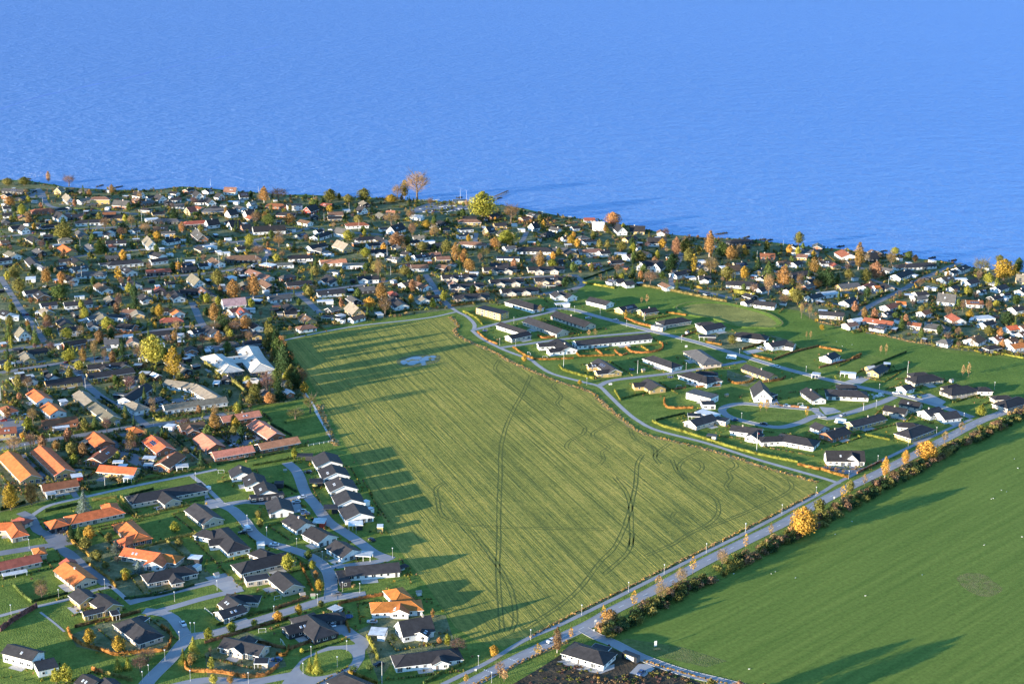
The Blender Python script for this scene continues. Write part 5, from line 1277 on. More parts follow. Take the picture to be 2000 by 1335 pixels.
# ---- roadside belt of bushes
belt = smooth_line(W2(pts('S', '1180 1238 1260 1197 1330 1158 1400 1121 1470 1086 1540 1052 1600 1020 1680 975 1760 932 1840 888 1920 848 2000 808 2070 776')), 2.6)
nrm = [(b-a).normalized() for a, b in zip(offset(belt, 0), offset(belt, 1))]
BELT = [('dark green-brown bush in the belt along the main road', 'D', 'dark belt bushes'), ('olive bush in the belt along the main road', 'L', 'olive belt bushes'), ('brown twiggy bush in the belt along the main road', 'B', 'brown belt bushes'), ('tan autumn bush at the sunny edge of the roadside belt', 'T', 'tan belt bushes')]
for i, (q, n) in enumerate(zip(belt, nrm)):
    for row in ((-3.2, 0), (-0.4, 0), (2.3, 1)):
        if vr.random() < 0.40: continue
        bq = q+n*(row[0]+vr.uniform(-.7, .7)); b = Vector((bq.x, bq.y, 0)); s = scale_at(b); el = math.atan2(HCAM, b.xy.length)
        h = vr.uniform(2.4, 4.6); wd = vr.uniform(4.0, 6.2)
        lb = BELT[3] if row[1] and vr.random() < .4 else vr.choice((BELT[0], BELT[1], BELT[2])) if not row[1] else vr.choice((BELT[1], BELT[1], BELT[2], BELT[2]))
        tree(0, 0, h*s*math.cos(el), wd*s, 'bush', lb[1], base=b, label=lb[0], group=lb[2])
# ---- hedges
HED = """a O 1.7 590 860 620 930 720 1000 860 1040 1000 1085 1150 1072 1300 1057 1430 1045 1480 980 1480 900 1400 835
a R 1.7 650 845 850 800 1040 760 1220 710
a G 1.6 590 20 640 120 780 230
a G 1.5 750 280 950 430 1010 500
a N 1.4 120 480 180 550 280 630
a D 1.4 300 620 450 585 590 550
a L 1.2 1000 440 1200 395
a D 1.3 1080 600 1400 560 1690 480
a L 1.5 1440 90 1630 260
a L 1.4 1180 165 1440 100
a L 1.4 1630 45 1720 38
a P 2.6 0 880 150 770 320 670
a O 1.6 1610 1150 1630 1220 1780 1232
b O 1.7 0 1228 150 1242 330 1272 480 1272 570 1242 640 1175
a O 1.8 800 1210 900 1240
a L 1.8 900 1242 1150 1310
b R 1.6 280 900 450 850 620 800 740 770
b R 1.6 730 1040 900 980 1160 912
b R 1.6 460 975 600 1010 700 1030
b O 1.5 730 1010 700 1090 620 1078
b O 1.6 1160 650 1220 780 1260 890
b O 1.5 1170 640 1350 600 1570 560
b O 1.4 830 290 940 530
b R 1.5 610 690 780 630 900 590
b R 1.6 0 982 150 940 280 902
b N 1.4 100 830 400 742 600 690
b Y 2.2 1410 930 1470 1040 1500 1120
b G 1.6 1250 1240 1500 1335
c N 1.6 120 1335 300 1240 480 1160
e Y 1.7 310 190 370 230 430 262 700 232 900 192 1060 162
e Y 2.0 1460 20 1510 82 1560 102 1780 87 2000 52
e L 1.6 1320 702 1680 642
e L 1.6 1700 622 2000 572
e D 1.8 860 790 1280 722
e D 2.0 250 905 60 960 0 980
e D 1.8 440 992 760 922
e L 1.5 900 882 1140 852
e L 1.6 1180 852 1340 1042
e D 1.4 1260 832 1500 772
e L 1.4 1540 992 1850 932
e L 1.4 1340 1052 1560 1012
e L 1.5 1620 1272 1900 1212
e D 1.4 1580 172 1940 472
e O 1.4 650 1192 700 1272 770 1335
f D 1.3 120 532 500 462 830 402
f N 1.2 470 542 860 472
f N 1.4 840 372 1010 347
f D 1.6 610 122 850 252
f Y 1.2 490 1030 570 1092
f D 1.5 780 740 900 800
f L 1.2 120 700 330 690
j N 1.6 70 722 200 852
j D 1.8 120 892 350 1112
j O 1.8 720 42 960 27
j R 1.4 950 288 1350 247
k L 4.5 0 775 150 870 300 970 400 1065
k Y 1.8 20 1205 250 1192 420 1172
k D 1.8 720 425 1000 372 1500 322 1800 272 2000 237
k B 3.2 0 525 250 522 430 485
k G 1.4 1010 87 1070 142
l O 1.5 410 292 640 262
l O 1.1 660 542 760 622 860 662
l O 1.3 1010 692 1150 782 1280 812 1600 802
l O 1.3 1650 782 2000 772
l O 1.4 1250 577 1330 602 1600 562
l Y 1.4 520 342 640 402 710 472
l Y 1.6 1460 872 1520 922 1800 1002
l O 1.3 1620 742 1660 782
l O 1.3 1800 702 1880 762
l O 1.2 780 158 1180 128
l O 1.2 560 155 740 150
m O 1.6 100 412 240 462 360 492
m O 1.4 500 352 700 382
m O 1.4 890 642 1050 672
m O 1.5 1340 772 1540 822
m O 1.4 110 692 180 742 350 742 460 712 470 662 440 647
m G 1.2 260 682 340 732
m O 1.2 0 722 60 772 130 752
m O 1.5 490 1192 490 1252 550 1287 770 1287
m O 1.5 1110 1007 1180 1047 1320 1032 1360 1002
m R 1.4 590 1102 700 1087
m O 1.3 800 1082 1030 1062
m R 1.6 1450 1032 1620 1012 1670 982
m R 1.3 1610 1262 1900 1287
m T 2.0 240 87 560 142 800 192 1100 252
m R 1.5 1250 712 1500 642
m R 1.3 1560 812 1750 742 2000 682
m Y 1.3 0 1112 60 1212
m N 1.2 80 1192 300 1142 580 1102
m R 1.2 660 590 840 520
m L 1.2 300 430 560 380
n O 1.4 0 592 220 632
n O 1.5 320 702 410 662
n R 1.3 0 792 200 742 400 692
n N 1.2 850 1052 1000 1087
n L 1.2 870 1012 1220 902
n L 1.2 1300 1132 1700 1022
n D 1.2 540 882 850 802
n Y 1.4 1280 562 1380 592 1600 602 1680 642
n Y 1.3 1700 642 2000 702
h Y 1.5 370 112 480 162 700 222 1100 352 1400 432 1790 512
h D 1.4 400 102 690 32
h O 1.5 1790 532 2000 582
i O 1.5 0 572 150 622 290 662
i R 1.4 370 617 610 502
i Y 1.2 450 242 690 292
s G 1.8 930 632 960 662 1110 668
s O 1.6 930 622 1060 572
s D 1.6 500 782 720 682
s L 1.6 490 802 250 882
r G 1.8 680 887 880 922
r Y 3.0 1150 952 1370 992
q Y 1.5 1290 632 1680 622
q D 1.6 1700 1082 2000 972
q Y 1.6 1690 1112 2000 1167
p Y 1.6 160 692 720 647
p G 1.6 800 782 990 802
p G 1.6 1110 812 1310 842
p N 1.8 1680 880 1800 885
p N 2.6 1820 860 1900 880
p N 1.4 850 700 980 680
p O 1.4 560 770 700 800
o G 1.8 0 905 170 895
o N 1.5 400 610 580 600
o N 1.3 720 390 1080 400
j L 1.6 1300 260 1380 250
j D 1.4 980 880 1140 980
n D 1.4 500 780 850 640"""
def hedge(line, hgt, ck, name='hedge', wd=None):
    wd = wd or min(1.5, 0.4+hgt*0.3); r = vr; ln = smooth_line(line, 1.2)
    if len(ln) < 3:
        a, b = ln[0], ln[-1]; k = max(3, int((b-a).length/1.2)); ln = [a.lerp(b, i/k) for i in range(k+1)]
    base = P(1000, 800); o0 = Vector((ln[0].x, ln[0].y, 0)); mb = MB(); n = len(ln)
    prof = [(-0.5, 0), (-0.55, 0.45), (-0.42, 0.92), (0.0, 1.0), (0.42, 0.92), (0.55, 0.45), (0.5, 0)]
    k0 = len(mb.V); off1 = offset(ln, 1.0)
    for i in range(n):
        nn = off1[i]-ln[i]
        for u, v in prof:
            q = ln[i]+nn*(u*wd*0.75*r.uniform(.7, 1.25)); mb.V.append((q.x-o0.x, q.y-o0.y, v*hgt*0.85*r.uniform(.75, 1.12)))
    m_ = len(prof)
    for i in range(n-1):
        for j in range(m_-1): mb.F.append((k0+i*m_+j, k0+(i+1)*m_+j, k0+(i+1)*m_+j+1, k0+i*m_+j+1)); mb.M.append(0)
    for i, fl in ((0, 1), (n-1, -1)): mb.F.append(tuple(k0+i*m_+j for j in range(m_))[::fl]); mb.M.append(0)
    for i in range(n-1):
        for j in range(12):
            t = r.random(); c = ln[i].lerp(ln[i+1], t); nn = off1[i]-ln[i]; u, v = r.choice(prof[1:-1]); q = c+nn*(u*wd*r.uniform(.8, 1.15)); p = Vector((q.x-o0.x, q.y-o0.y, hgt*v*r.uniform(.7, 1.15)))
            leaf(mb, p, (Vector((nn.x*u*2, nn.y*u*2, v-.3))+rdir(r)*.7).normalized(), 0.24, r)
    return link(name, mb.mesh(name, HM(ck)), None, o0)
for ln in HED.split('\n'):
    t, ck, hg, rest = ln.split(' ', 3); pp = pts(t, rest); o = hedge(W2(pp), float(hg), ck)
    mx = pp[len(pp)//2]; tall = 'tall ' if float(hg) > 2.2 else 'low ' if float(hg) < 1.3 else ''
    L = sum((W2([pp[i]])[0]-W2([pp[i+1]])[0]).length for i in range(len(pp)-1)); lng = 'long ' if L > 45 else 'short ' if L < 18 else ''
    later(o, '%s%s%s clipped hedge' % (tall, lng, LEAF[ck][0]), 'hedge', mx, 'garden hedges')
# ---- uncountable shrubbery in the old town, rough growth on the shore and the field edges
def shrub_mass(name, label, places, cat='shrubs', mats='LNDBGPTYR', wts=(9, 8, 3, 3, 2, 1, 3, 4, 2)):
    mb = MB(); r = vr; ks = list(range(len(mats)))
    for q, rad, hh in places:
        m_ = r.choices(ks, wts)[0]
        for i in range(int(9+rad*11)):
            d = rdir(r); p = Vector((q.x+d.x*rad*r.uniform(.3, 1), q.y+d.y*rad*r.uniform(.3, 1), max(0.08, hh*0.5+d.z*hh*0.55*r.uniform(.5, 1)))); leaf(mb, p, (d+rdir(r)*.7+Vector((0, 0, .3))).normalized(), min(0.62, 0.26+rad*.17), r, m_)
    o = link(name, mb.mesh(name, [LM(k) for k in mats])); o['kind'] = 'stuff'; o['label'] = label; o['category'] = cat; return o
pl = []; pl2 = []
pav = MB()
for c, d, hl, hw, pc in MAINS:          # each plot: boundary hedges, a drive and a terrace
    if not (-60 < pc[0] < 2060): continue
    old = inside(GARDEN, *pc); n = Vector((-d.y, d.x)); ex, ey = hl+vr.uniform(2.5, 5), hw+vr.uniform(3.5, 7)
    for a, b in ((c+d*ex+n*ey, c-d*ex+n*ey), (c-d*ex+n*ey, c-d*ex-n*ey), (c-d*ex-n*ey, c+d*ex-n*ey), (c+d*ex-n*ey, c+d*ex+n*ey)):
        if vr.random() < (0.45 if old else 0.6): continue
        k = int((b-a).length/1.0); hh = vr.uniform(1.1, 2.0) if old else vr.uniform(.6, 1.1)
        for i in range(k):
            q = a.lerp(b, i/k)
            if vr.random() < .93 and free(q, .25): (pl if old else pl2).append((q, .75 if old else .42, hh))
    if old and vr.random() < .8:
        s1, s2 = vr.choice((-1, 1)), vr.choice((-1, 1)); o = c+d*(s1*(hl*.6))+n*(s2*hw); e = n*s2*vr.uniform(5, 9); wv = d*vr.uniform(1.4, 2.4); k = len(pav.V)
        if free(o+e*.6, .5):
            q4 = [o-wv, o+wv, o+wv+e, o-wv+e]
            if (q4[1]-q4[0]).cross(q4[3]-q4[0]) < 0: q4 = q4[::-1]
            z = .022+vr.uniform(0, .006); pav.V += [(q.x, q.y, z) for q in q4]; pav.F.append((k, k+1, k+2, k+3)); pav.M.append(0)
dv = link('driveways', pav.mesh('driveways', M_OLDASPH)); dv['kind'] = 'structure'
tries = 0; nbig = len(pl)+8500
while len(pl) < nbig and tries < 60000:
    tries += 1
    y = vr.uniform(0, 1); y = 372+(980-372)*y**1.35; x = vr.uniform(-10, 2010)
    if not inside(GARDEN, x, y): continue
    q = P(x, y).xy
    if not free(q, 0.6): continue
    if vr.random() < 0.25:      # a run of garden hedge
        a = vr.choice((0.1, 1.67, 0.35, 1.9, -0.2)); d = Vector((math.cos(a), math.sin(a)))
        for i in range(vr.randint(4, 11)):
            q2 = q+d*i*1.1
            if free(q2, 0.3): pl.append((q2, 0.95, 2.0))
    else: pl.append((q, vr.uniform(.9, 2.5), vr.uniform(1.4, 4.2)))
shrub_mass('garden_shrubbery', 'mixed shrubs filling the gardens of the old town', pl)
pl = pl2; n_try = 0; n2 = len(pl2)
while len(pl) < n2+1300 and n_try < 12000:      # planting round the newer houses
    n_try += 1
    c, d, hl, hw, who = vr.choice(RECTS); pc = proj(Vector((c.x, c.y, 0)))
    if pc[1] < 590 or (pc[0] < 550 and pc[1] < 820): continue
    a = vr.uniform(0, math.tau); q = c+Vector((math.cos(a), math.sin(a)))*(vr.uniform(.9, 1.5)*hl+vr.uniform(0, 4))
    if free(q, .5): pl.append((q, vr.uniform(.3, .9), vr.uniform(.4, 1.3)))
shrub_mass('garden_planting', 'low shrubs planted round the newer houses', pl)
pl = []
for i in range(len(coast)-1):
    if not (-30 < proj(Vector((coast[i].x, coast[i].y, 0)))[0] < 2030): continue
    for k in range(5):
        q = coast[i].lerp(coast[i+1], vr.random())
        nn = (coast[i+1]-coast[i]).normalized(); q = q+Vector((nn.y, -nn.x))*vr.uniform(1.5, 11)
        if free(q, .3): pl.append((q, vr.uniform(.7, 2.0), vr.uniform(.6, 2.0)))
for i in range(300):
    x = vr.uniform(945, 1170); y = 405+(x-945)*0.13+vr.uniform(6, 30)
    q = P(x, y).xy
    if free(q, .5): pl.append((q, vr.uniform(.8, 2.2), vr.uniform(.5, 1.8)))
shrub_mass('shore_scrub', 'rough dark scrub along the top of the beach', pl, 'scrub', 'LDBTP', (4, 5, 5, 2, 2))
pl = []
for t, s, wd in VERGES:
    ln = smooth_line(W2(pts(t, s)), 1.3)
    for q in ln:
        for k in range(2):
            pl.append((q+Vector((vr.uniform(-wd, wd)*.4, vr.uniform(-wd, wd)*.4)), vr.uniform(.3, .7), vr.uniform(.25, .7)))
shrub_mass('dry_grass_tufts', 'dry straw-coloured grass along the field edges', pl, 'grass', 'TLG', (8, 2, 1))
pl = []
for i in range(330):
    x = vr.uniform(1000, 1400); y = vr.uniform(1270, 1345)
    if inside([(990, 1345), (1060, 1302), (1095, 1290), (1200, 1320), (1300, 1306), (1400, 1342)], x, y): pl.append((P(x, y).xy, vr.uniform(.5, 1.6), vr.uniform(.1, .4)))
shrub_mass('plot_weeds', 'brown weeds on the bare plot round the new house', pl, 'weeds', 'BLPD', (4, 3, 3, 2))
# ================================================================== STREET FURNITURE, VEHICLES, SMALL THINGS
dr = random.Random(9)
# lamps
_p = MB(); _p.tube((0, 0, 0), (0, 0, 4.4), 0.075, 0.05, 6); _p.tube((0, 0, 0), (0, 0, 0.6), 0.11, 0.10, 6); LPOLE = _p.mesh('post', M_METAL)
_p = MB(); _p.tube((0, 0, 4.4), (0, 0, 4.75), 0.14, 0.30, 8); _p.tube((0, 0, 4.75), (0, 0, 4.85), 0.34, 0.10, 8); LHEAD = _p.mesh('lamp_head', M_WHITE)
LAMPS = [('a', '98 735 255 160 512 600 912 508 1518 620 1658 890 1693 890 1560 970 1435 1130 1293 1262 1655 1310 1240 1320'), ('b', '540 50 108 520 800 150 1022 265 602 745 215 855 980 640 1198 535 1348 545 1632 235 925 1100 855 1245 1152 1190 1235 1050 380 1330'),
         ('c', '598 1180 1052 952 1495 735 712 1325'), ('d', '122 535 432 380 798 195 1137 20'), ('h', '1280 1190 1635 1005 1968 830 1240 100'), ('i', '287 670 570 520 865 380 1143 240 1410 100'),
         ('e', '490 310 250 410 245 240 1912 690 1498 150'), ('f', '415 1110 605 1230 1478 1200 405 330 290 220'), ('l', '1018 460 1035 680 880 670 1610 350 1860 380 1730 1060'), ('m', '118 490 655 640 1220 775 385 545 1870 945 700 912'), ('n', '555 1180 585 1020 1710 1000')]
for t, s in LAMPS:
    for x, y in pts(t, s):
        b = P(x, y); o = link('street_lamp', None, None, Vector((b.x, b.y, 0))); link('post', LPOLE, o); link('lamp_head', LHEAD, o)
        later(o, 'white-headed street lamp on a slim post', 'street lamp', (x, y), 'street lamps')
# flag and aerial poles
FLAGS = [('h', 1388, 395, 36), ('l', 1503, 890, 23), ('m', 290, 440, 18), ('m', 225, 945, 25), ('n', 860, 860, 27), ('b', 1540, 1330, 41), ('e', 1025, 740, 20), ('j', 12, 935, 34), ('j', 465, 165, 25), ('j', 835, 800, 22), ('o', 420, 370, 18), ('o', 1345, 712, 17), ('o', 785, 790, 20),
         ('o', 1385, 530, 22), ('o', 1740, 1010, 28), ('o', 800, 1090, 28), ('p', 55, 160, 13), ('p', 525, 235, 13), ('p', 1410, 430, 20), ('p', 1165, 530, 20), ('p', 1780, 860, 22), ('p', 1505, 610, 22), ('p', 1815, 1040, 18), ('p', 605, 975, 20), ('p', 1060, 330, 15), ('p', 490, 490, 20), ('p', 140, 970, 26),
         ('p', 500, 910, 13), ('r', 1390, 660, 22), ('r', 160, 660, 17), ('r', 1648, 515, 14), ('s', 670, 680, 22), ('s', 365, 815, 16), ('q', 495, 292, 18), ('q', 555, 302, 18), ('i', 430, 1, 14), ('k', 190, 660, 20), ('k', 795, 60, 12)]
_f = MB(); n0 = 7
for i in range(n0):
    for j in (0, 1): _f.V.append((0.06+1.3*i/(n0-1), 0.1*math.sin(i*1.1), -0.55*j-0.5*i/(n0-1)))
for i in range(n0-1): _f.F.append((2*i, 2*i+1, 2*i+3, 2*i+2)); _f.M.append(0)
FLAGM = _f.mesh('pennant', mat('pennant_cloth', (0.45, 0.04, 0.04), 0.9))
for k, (t, x, y, hp) in enumerate(FLAGS):
    q = px(t, x, y); b = P(*q); el = math.atan2(HCAM, b.xy.length); h = hp/(scale_at(b)*math.cos(el))
    o = link('flagpole', None, None, Vector((b.x, b.y, 0))); mb = MB(); mb.tube((0, 0, 0), (0, 0, h), 0.11, 0.05, 6); link('pole', mb.mesh('pole', M_WHITE), o)
    mb = MB(); mb.tube((0, 0, h), (0, 0, h+0.18), 0.10, 0.04, 6); link('finial', mb.mesh('finial', M_WHITE), o)
    fl = (t, x) in (('h', 1388), ('n', 860), ('m', 290))
    if fl: link('pennant', FLAGM, o, Vector((0, 0, h-0.3)), 0.5)
    later(o, 'white flagpole flying a small pennant' if fl else 'bare white flagpole', 'flagpole', q, 'flagpoles')
# vehicles: shaped body, glasshouse, wheels
def car_meshes(kind):
    if kind == 'car': L, Wd, prof, gl = 4.4, 1.8, [(-2.2, .35), (-2.2, .80), (-1.95, .92), (-0.9, .98), (1.0, .98), (2.0, .95), (2.2, .75), (2.2, .35)], [(-1.05, .97), (-0.35, 1.45), (1.0, 1.47), (1.85, .97)]
    elif kind == 'van': L, Wd, prof, gl = 5.2, 2.0, [(-2.6, .4), (-2.6, .95), (-1.9, 1.15), (-1.2, 1.9), (-1.0, 2.1), (2.55, 2.1), (2.6, .4)], [(-1.95, 1.17), (-1.3, 1.85), (-0.9, 1.85), (-0.9, 1.17)]
    else: L, Wd, prof, gl = 6.6, 2.3, [(-3.3, .45), (-3.3, 1.0), (-2.7, 1.25), (-2.2, 1.9), (-2.9, 2.15), (-2.7, 2.8), (3.1, 2.95), (3.3, 2.6), (3.3, .45)], [(-2.68, 1.27), (-2.25, 1.85), (-1.7, 1.85), (-1.7, 1.27)]
    h = Wd/2; b = MB(); n = len(prof)
    for sd in (-1, 1):
        k = len(b.V); b.V += [(x, sd*h*(1 if z < 1.0 else 0.97), z) for x, z in prof]; b.F.append(tuple(range(k, k+n))[::(1 if sd < 0 else -1)]); b.M.append(0)
    for i in range(n):
        j = (i+1) % n; b.F.append((i, n+i, n+j, j)); b.M.append(0)
    if kind == 'car': b.box(-0.33, -h*.78, 1.44, 1.0, h*.78, 1.485)
    g = MB(); ih = h*(0.86 if kind == 'car' else 1.012)
    top = h*(0.78 if kind == 'car' else 1.012); m_ = len(gl)
    for sd in (-1, 1):
        k = len(g.V); g.V += [(x, sd*(top if z > 1.2 and kind == 'car' else ih), z) for x, z in gl]; g.F.append(tuple(range(k, k+m_))[::(1 if sd < 0 else -1)]); g.M.append(0)
    for i in range(m_): j = (i+1) % m_; g.F.append((i, m_+i, m_+j, j)); g.M.append(0)
    wh = MB(); wh.tube((0, -.11, 0), (0, .11, 0), .33, .33, 10); rim = MB(); rim.tube((0, -.125, 0), (0, .125, 0), .19, .19, 8)
    lt = MB(); lt.box(-0.06, -.2, -.08, 0.06, .2, .08)
    return b.mesh('body', M_WHITE), g.mesh('glasshouse', M_GLASS), wh.mesh('tyre', M_DTRIM), rim.mesh('rim', M_METAL), lt.mesh('headlight', M_METAL), L, Wd
CM = {k: car_meshes(k) for k in ('car', 'van', 'camper')}
PAINT = {k: mat('car_paint_'+k, c, 0.3, spec=0.6) for k, c in dict(white=(.8, .8, .8), silver=(.45, .46, .48), black=(.02, .02, .025), blue=(.04, .08, .2), red=(.3, .02, .02), grey=(.15, .15, .16)).items()}
CARS = [('e', 240, 60, 'white', 15), ('e', 270, 85, 'silver', 15), ('e', 30, 107, 'red', 20), ('e', 5, 88, 'silver', 20), ('f', 360, 234, 'white', 20), ('f', 425, 282, 'red', 20), ('f', 490, 317, 'silver', 25), ('f', 285, 350, 'silver', 25), ('f', 895, 902, 'silver', 10), ('f', 950, 992, 'silver', 15), ('f', 985, 1017, 'blue', 15),
        ('f', 1630, 1272, 'black', -50), ('f', 680, 1318, 'white', 0), ('f', 1010, 612, 'black', 0), ('j', 1535, 915, 'white', 60), ('j', 1580, 908, 'silver', 60), ('j', 1690, 948, 'white', 60), ('j', 1835, 923, 'silver', 60), ('j', 1575, 968, 'white', 60), ('j', 1805, 873, 'silver', 60), ('j', 955, 503, 'black', 20), ('j', 1085, 508, 'silver', 20),
        ('b', 1455, 803, 'silver', 0), ('b', 1105, 828, 'white', -55), ('b', 625, 1133, 'blue', 0), ('b', 1510, 1173, 'black', 30), ('c', 1230, 968, 'white', 44), ('d', 228, 1247, 'blue', 60), ('m', 1425, 702, 'white', 20), ('m', 600, 887, 'white', 10), ('q', 1475, 1142, 'red', 5), ('q', 1070, 1003, 'black', 70),
        ('h', 1175, 102, 'blue', 0), ('i', 30, 72, 'silver', 10), ('o', 445, 1155, 'white', 0), ('s', 925, 1003, 'white', 10), ('s', 905, 1065, 'silver', 70), ('p', 710, 1195, 'white', 70), ('k', 50, 605, 'white', -30), ('b', 330, 30, 'black', 10), ('b', 375, 8, 'silver', 10), ('l', 1745, 412, 'silver', 0), ('a', 540, 25, 'black', 20), ('n', 750, 1045, 'white', 0), ('k', 710, 45, 'silver', 70), ('o', 705, 365, 'silver', 60),
        ('f', 410, 1160, 'white', -58, 'van'), ('j', 1885, 423, 'white', -40, 'van'), ('m', 1140, 805, 'white', -12, 'camper'), ('i', 205, 128, 'white', -25, 'camper'), ('n', 1485, 345, 'white', 60, 'camper'), ('f', 15, 790, 'white', 60, 'van')]
ncar = 0
while ncar < 34:      # cars at the kerb
    a, b_, hw_ = dr.choice(ROADSEG)
    if hw_ < 2.2 or hw_ > 2.85: continue
    t_ = (b_-a).normalized(); q_ = a+Vector((-t_.y, t_.x))*(hw_-.9)*dr.choice((-1, 1)); u = proj(Vector((q_.x, q_.y, 0)))
    if not (10 < u[0] < 1990 and 380 < u[1] < 1300) or footprint_hit(q_, 1.5): continue
    CARS.append(('S', u[0], u[1], dr.choice(('white', 'silver', 'black', 'grey', 'blue', 'red', 'white')), math.degrees(math.atan2(t_.y, t_.x)))); ncar += 1
for c in CARS:
    t, x, y, colr, ang = c[:5]; kind = c[5] if len(c) > 5 else 'car'; q = px(t, x, y); b = P(*q); bo, gl, wh, rim, lt, L, Wd = CM[kind]
    o = link(dict(car='parked_car', van='delivery_van', camper='camper_van')[kind], None, None, Vector((b.x, b.y, 0.07)), math.radians(ang))
    bd = link('body', bo, o); bd.material_slots[0].link = 'OBJECT'; bd.material_slots[0].material = PAINT[colr]; link('glasshouse', gl, o)
    for sx in (-1, 1):
        for sy in (-1, 1):
            w_ = link('wheel', wh, o, Vector((sx*L*.31, sy*(Wd/2-.1), .33))); link('rim', rim, w_)
    for sy in (-1, 1): link('headlight', lt, o, Vector((-L/2-.0, sy*(Wd/2-.32), .72)))
    later(o, '%s %s' % (colr, dict(car='passenger car', van='delivery van', camper='motorhome')[kind]), dict(car='car', van='van', camper='camper')[kind], q, 'parked vehicles')
# container with a painted panel by the new house
b = P(1232, 1288); d = (P(1248, 1292)-P(1218, 1280)).xy.normalized(); an = math.atan2(d.y, d.x)
o = link('site_container', None, None, Vector((b.x, b.y, 0.02)), an); mb = MB(); mb.box(-3.6, -1.25, 0.15, 3.6, 1.25, 2.75)
for i in range(24): x = -3.55+i*0.305; mb.box(x, -1.29, 0.25, x+0.15, -1.25, 2.65); mb.box(x, 1.25, 0.25, x+0.15, 1.29, 2.65)
mb.box(-3.6, -1.3, 2.75, 3.6, 1.3, 2.83); link('body', mb.mesh('body', mat('container_black', (0.02, 0.022, 0.028), 0.5)), o)
mb = MB(); mb.box(-3.66, -1.2, 0.2, -3.6, -0.02, 2.7); mb.box(-3.66, 0.02, 0.2, -3.6, 1.2, 2.7); dm = mb.mesh('door', mat('container_grey', (0.12, 0.14, 0.16), 0.5)); link('door', dm, o); dd = link('door', dm, o); dd.rotation_euler = (0, 0, math.pi)
mb = MB(); mb.box(-1.3, -1.33, 0.75, 2.3, -1.29, 2.35); link('sign_board', mb.mesh('sign_board', M_WHITE), o)
mb = MB(); mb.tube((-1.75, -1.32, 1.7), (-1.75, -1.292, 1.7), 0.62, 0.62, 16); link('sign_disc', mb.mesh('sign_disc', mat('sign_yellow', (0.7, 0.55, 0.18), 0.6)), o)
# faint dark lettering on the board: a round emblem and four strokes
INK = mat('sign_ink', (0.03, 0.03, 0.035), 0.6); mb = MB()
for k in range(14):
    a0, a1 = k*math.tau/14, (k+1)*math.tau/14
    mb.poly([(-0.6+.42*math.cos(a0), -1.336, 1.6+.42*math.sin(a0)), (-0.6+.42*math.cos(a1), -1.336, 1.6+.42*math.sin(a1)), (-0.6+.27*math.cos(a1), -1.336, 1.6+.27*math.sin(a1)), (-0.6+.27*math.cos(a0), -1.336, 1.6+.27*math.sin(a0))])
mb.box(-0.55, -1.338, 1.05, -0.15, -1.332, 1.2); mb.box(0.15, -1.338, 1.25, 0.27, -1.332, 1.8); mb.box(0.55, -1.338, 1.15, 0.65, -1.332, 1.75); mb.box(0.95, -1.338, 1.25, 1.05, -1.332, 1.6); mb.box(1.45, -1.338, 1.3, 1.53, -1.332, 1.55); mb.box(1.75, -1.338, 1.3, 1.83, -1.332, 1.55)
link('lettering', mb.mesh('lettering', INK), o)
tag(o, 'black site container with a white board and yellow disc by the side road', 'container')
# signs
def sign(x, y, wd, ht, zb, lab, ang=0.2, board=M_WHITE):
    b = P(x, y); o = link('road_sign', None, None, Vector((b.x, b.y, 0)), ang); mb = MB(); mb.tube((-wd*.3, 0, 0), (-wd*.3, 0, zb+ht), .05, .05, 5); mb.tube((wd*.3, 0, 0), (wd*.3, 0, zb+ht), .05, .05, 5); link('post', mb.mesh('post', M_METAL), o)
    mb = MB(); mb.box(-wd/2, -.09, zb, wd/2, -.05, zb+ht); link('board', mb.mesh('board', board), o); tag(o, lab, 'sign')
sign(1163, 1219, 1.0, 1.0, 1.4, 'white road sign on the grass corner of the side road', 0.4); sign(1160, 1233, .7, .8, .5, 'low white sign below the road sign at the junction', 0.3)
sign(1280, 1263, 1.1, 2.4, .5, 'tall white plot board standing in the grass field', 0.3); sign(929, 1311, .8, .7, .6, 'low white sign on the verge beside the cycle path'); sign(1629, 975, .8, .8, .8, 'white sign at the belt end opposite the footpath mouth'); sign(1192, 752, 2.2, .9, .4, 'wide white bench-height board where the footpath meets the estate road'); sign(1340, 679, 1.6, 1.2, .6, 'white plot sign board on the grass by the grey hipped house')
o = link('pallet_stack', None, None, Vector((*P(1283, 1267).xy, 0)), 0.3); mb = MB()
for i in range(4): mb.box(-1.6+i*.05, -.55+i*.28, .1+i*.06, 1.5, -.35+i*.28, .2+i*.06)
mb.box(-1.4, -.6, 0, -1.2, .6, .12); mb.box(1.1, -.6, 0, 1.3, .6, .12); o.data if False else None
link('board', mb.mesh('board', mat('raw_timber', (.5, .34, .12), .9)), o); tag(o, 'small stack of yellow timber boards at the foot of the plot board', 'timber')
# goals, trampolines, playhouses, garden umbrella
def goal(t, x, y, ang, k):
    q = px(t, x, y); b = P(*q); o = link('football_goal', None, None, Vector((b.x, b.y, 0)), math.radians(ang)); mb = MB()
    for sx in (-1.5, 1.5): mb.tube((sx, 0, 0), (sx, 0, 2), .06, .06, 5); mb.tube((sx, 0, 2), (sx, .9, 0), .04, .04, 5)
    mb.tube((-1.5, 0, 2), (1.5, 0, 2), .06, .06, 5); mb.tube((-1.5, .9, 0), (1.5, .9, 0), .04, .04, 5); link('frame', mb.mesh('frame', M_WHITE), o); later(o, 'small white football goal', 'goal', q, 'football goals')
for k, a in enumerate((('l', 1165, 768, -50), ('l', 1320, 805, 5), ('m', 630, 1090, 5), ('m', 1815, 1265, 10), ('f', 160, 615, 5), ('b', 635, 605, 30), ('b', 500, 890, 10), ('b', 670, 990, -60))): goal(*a, k)
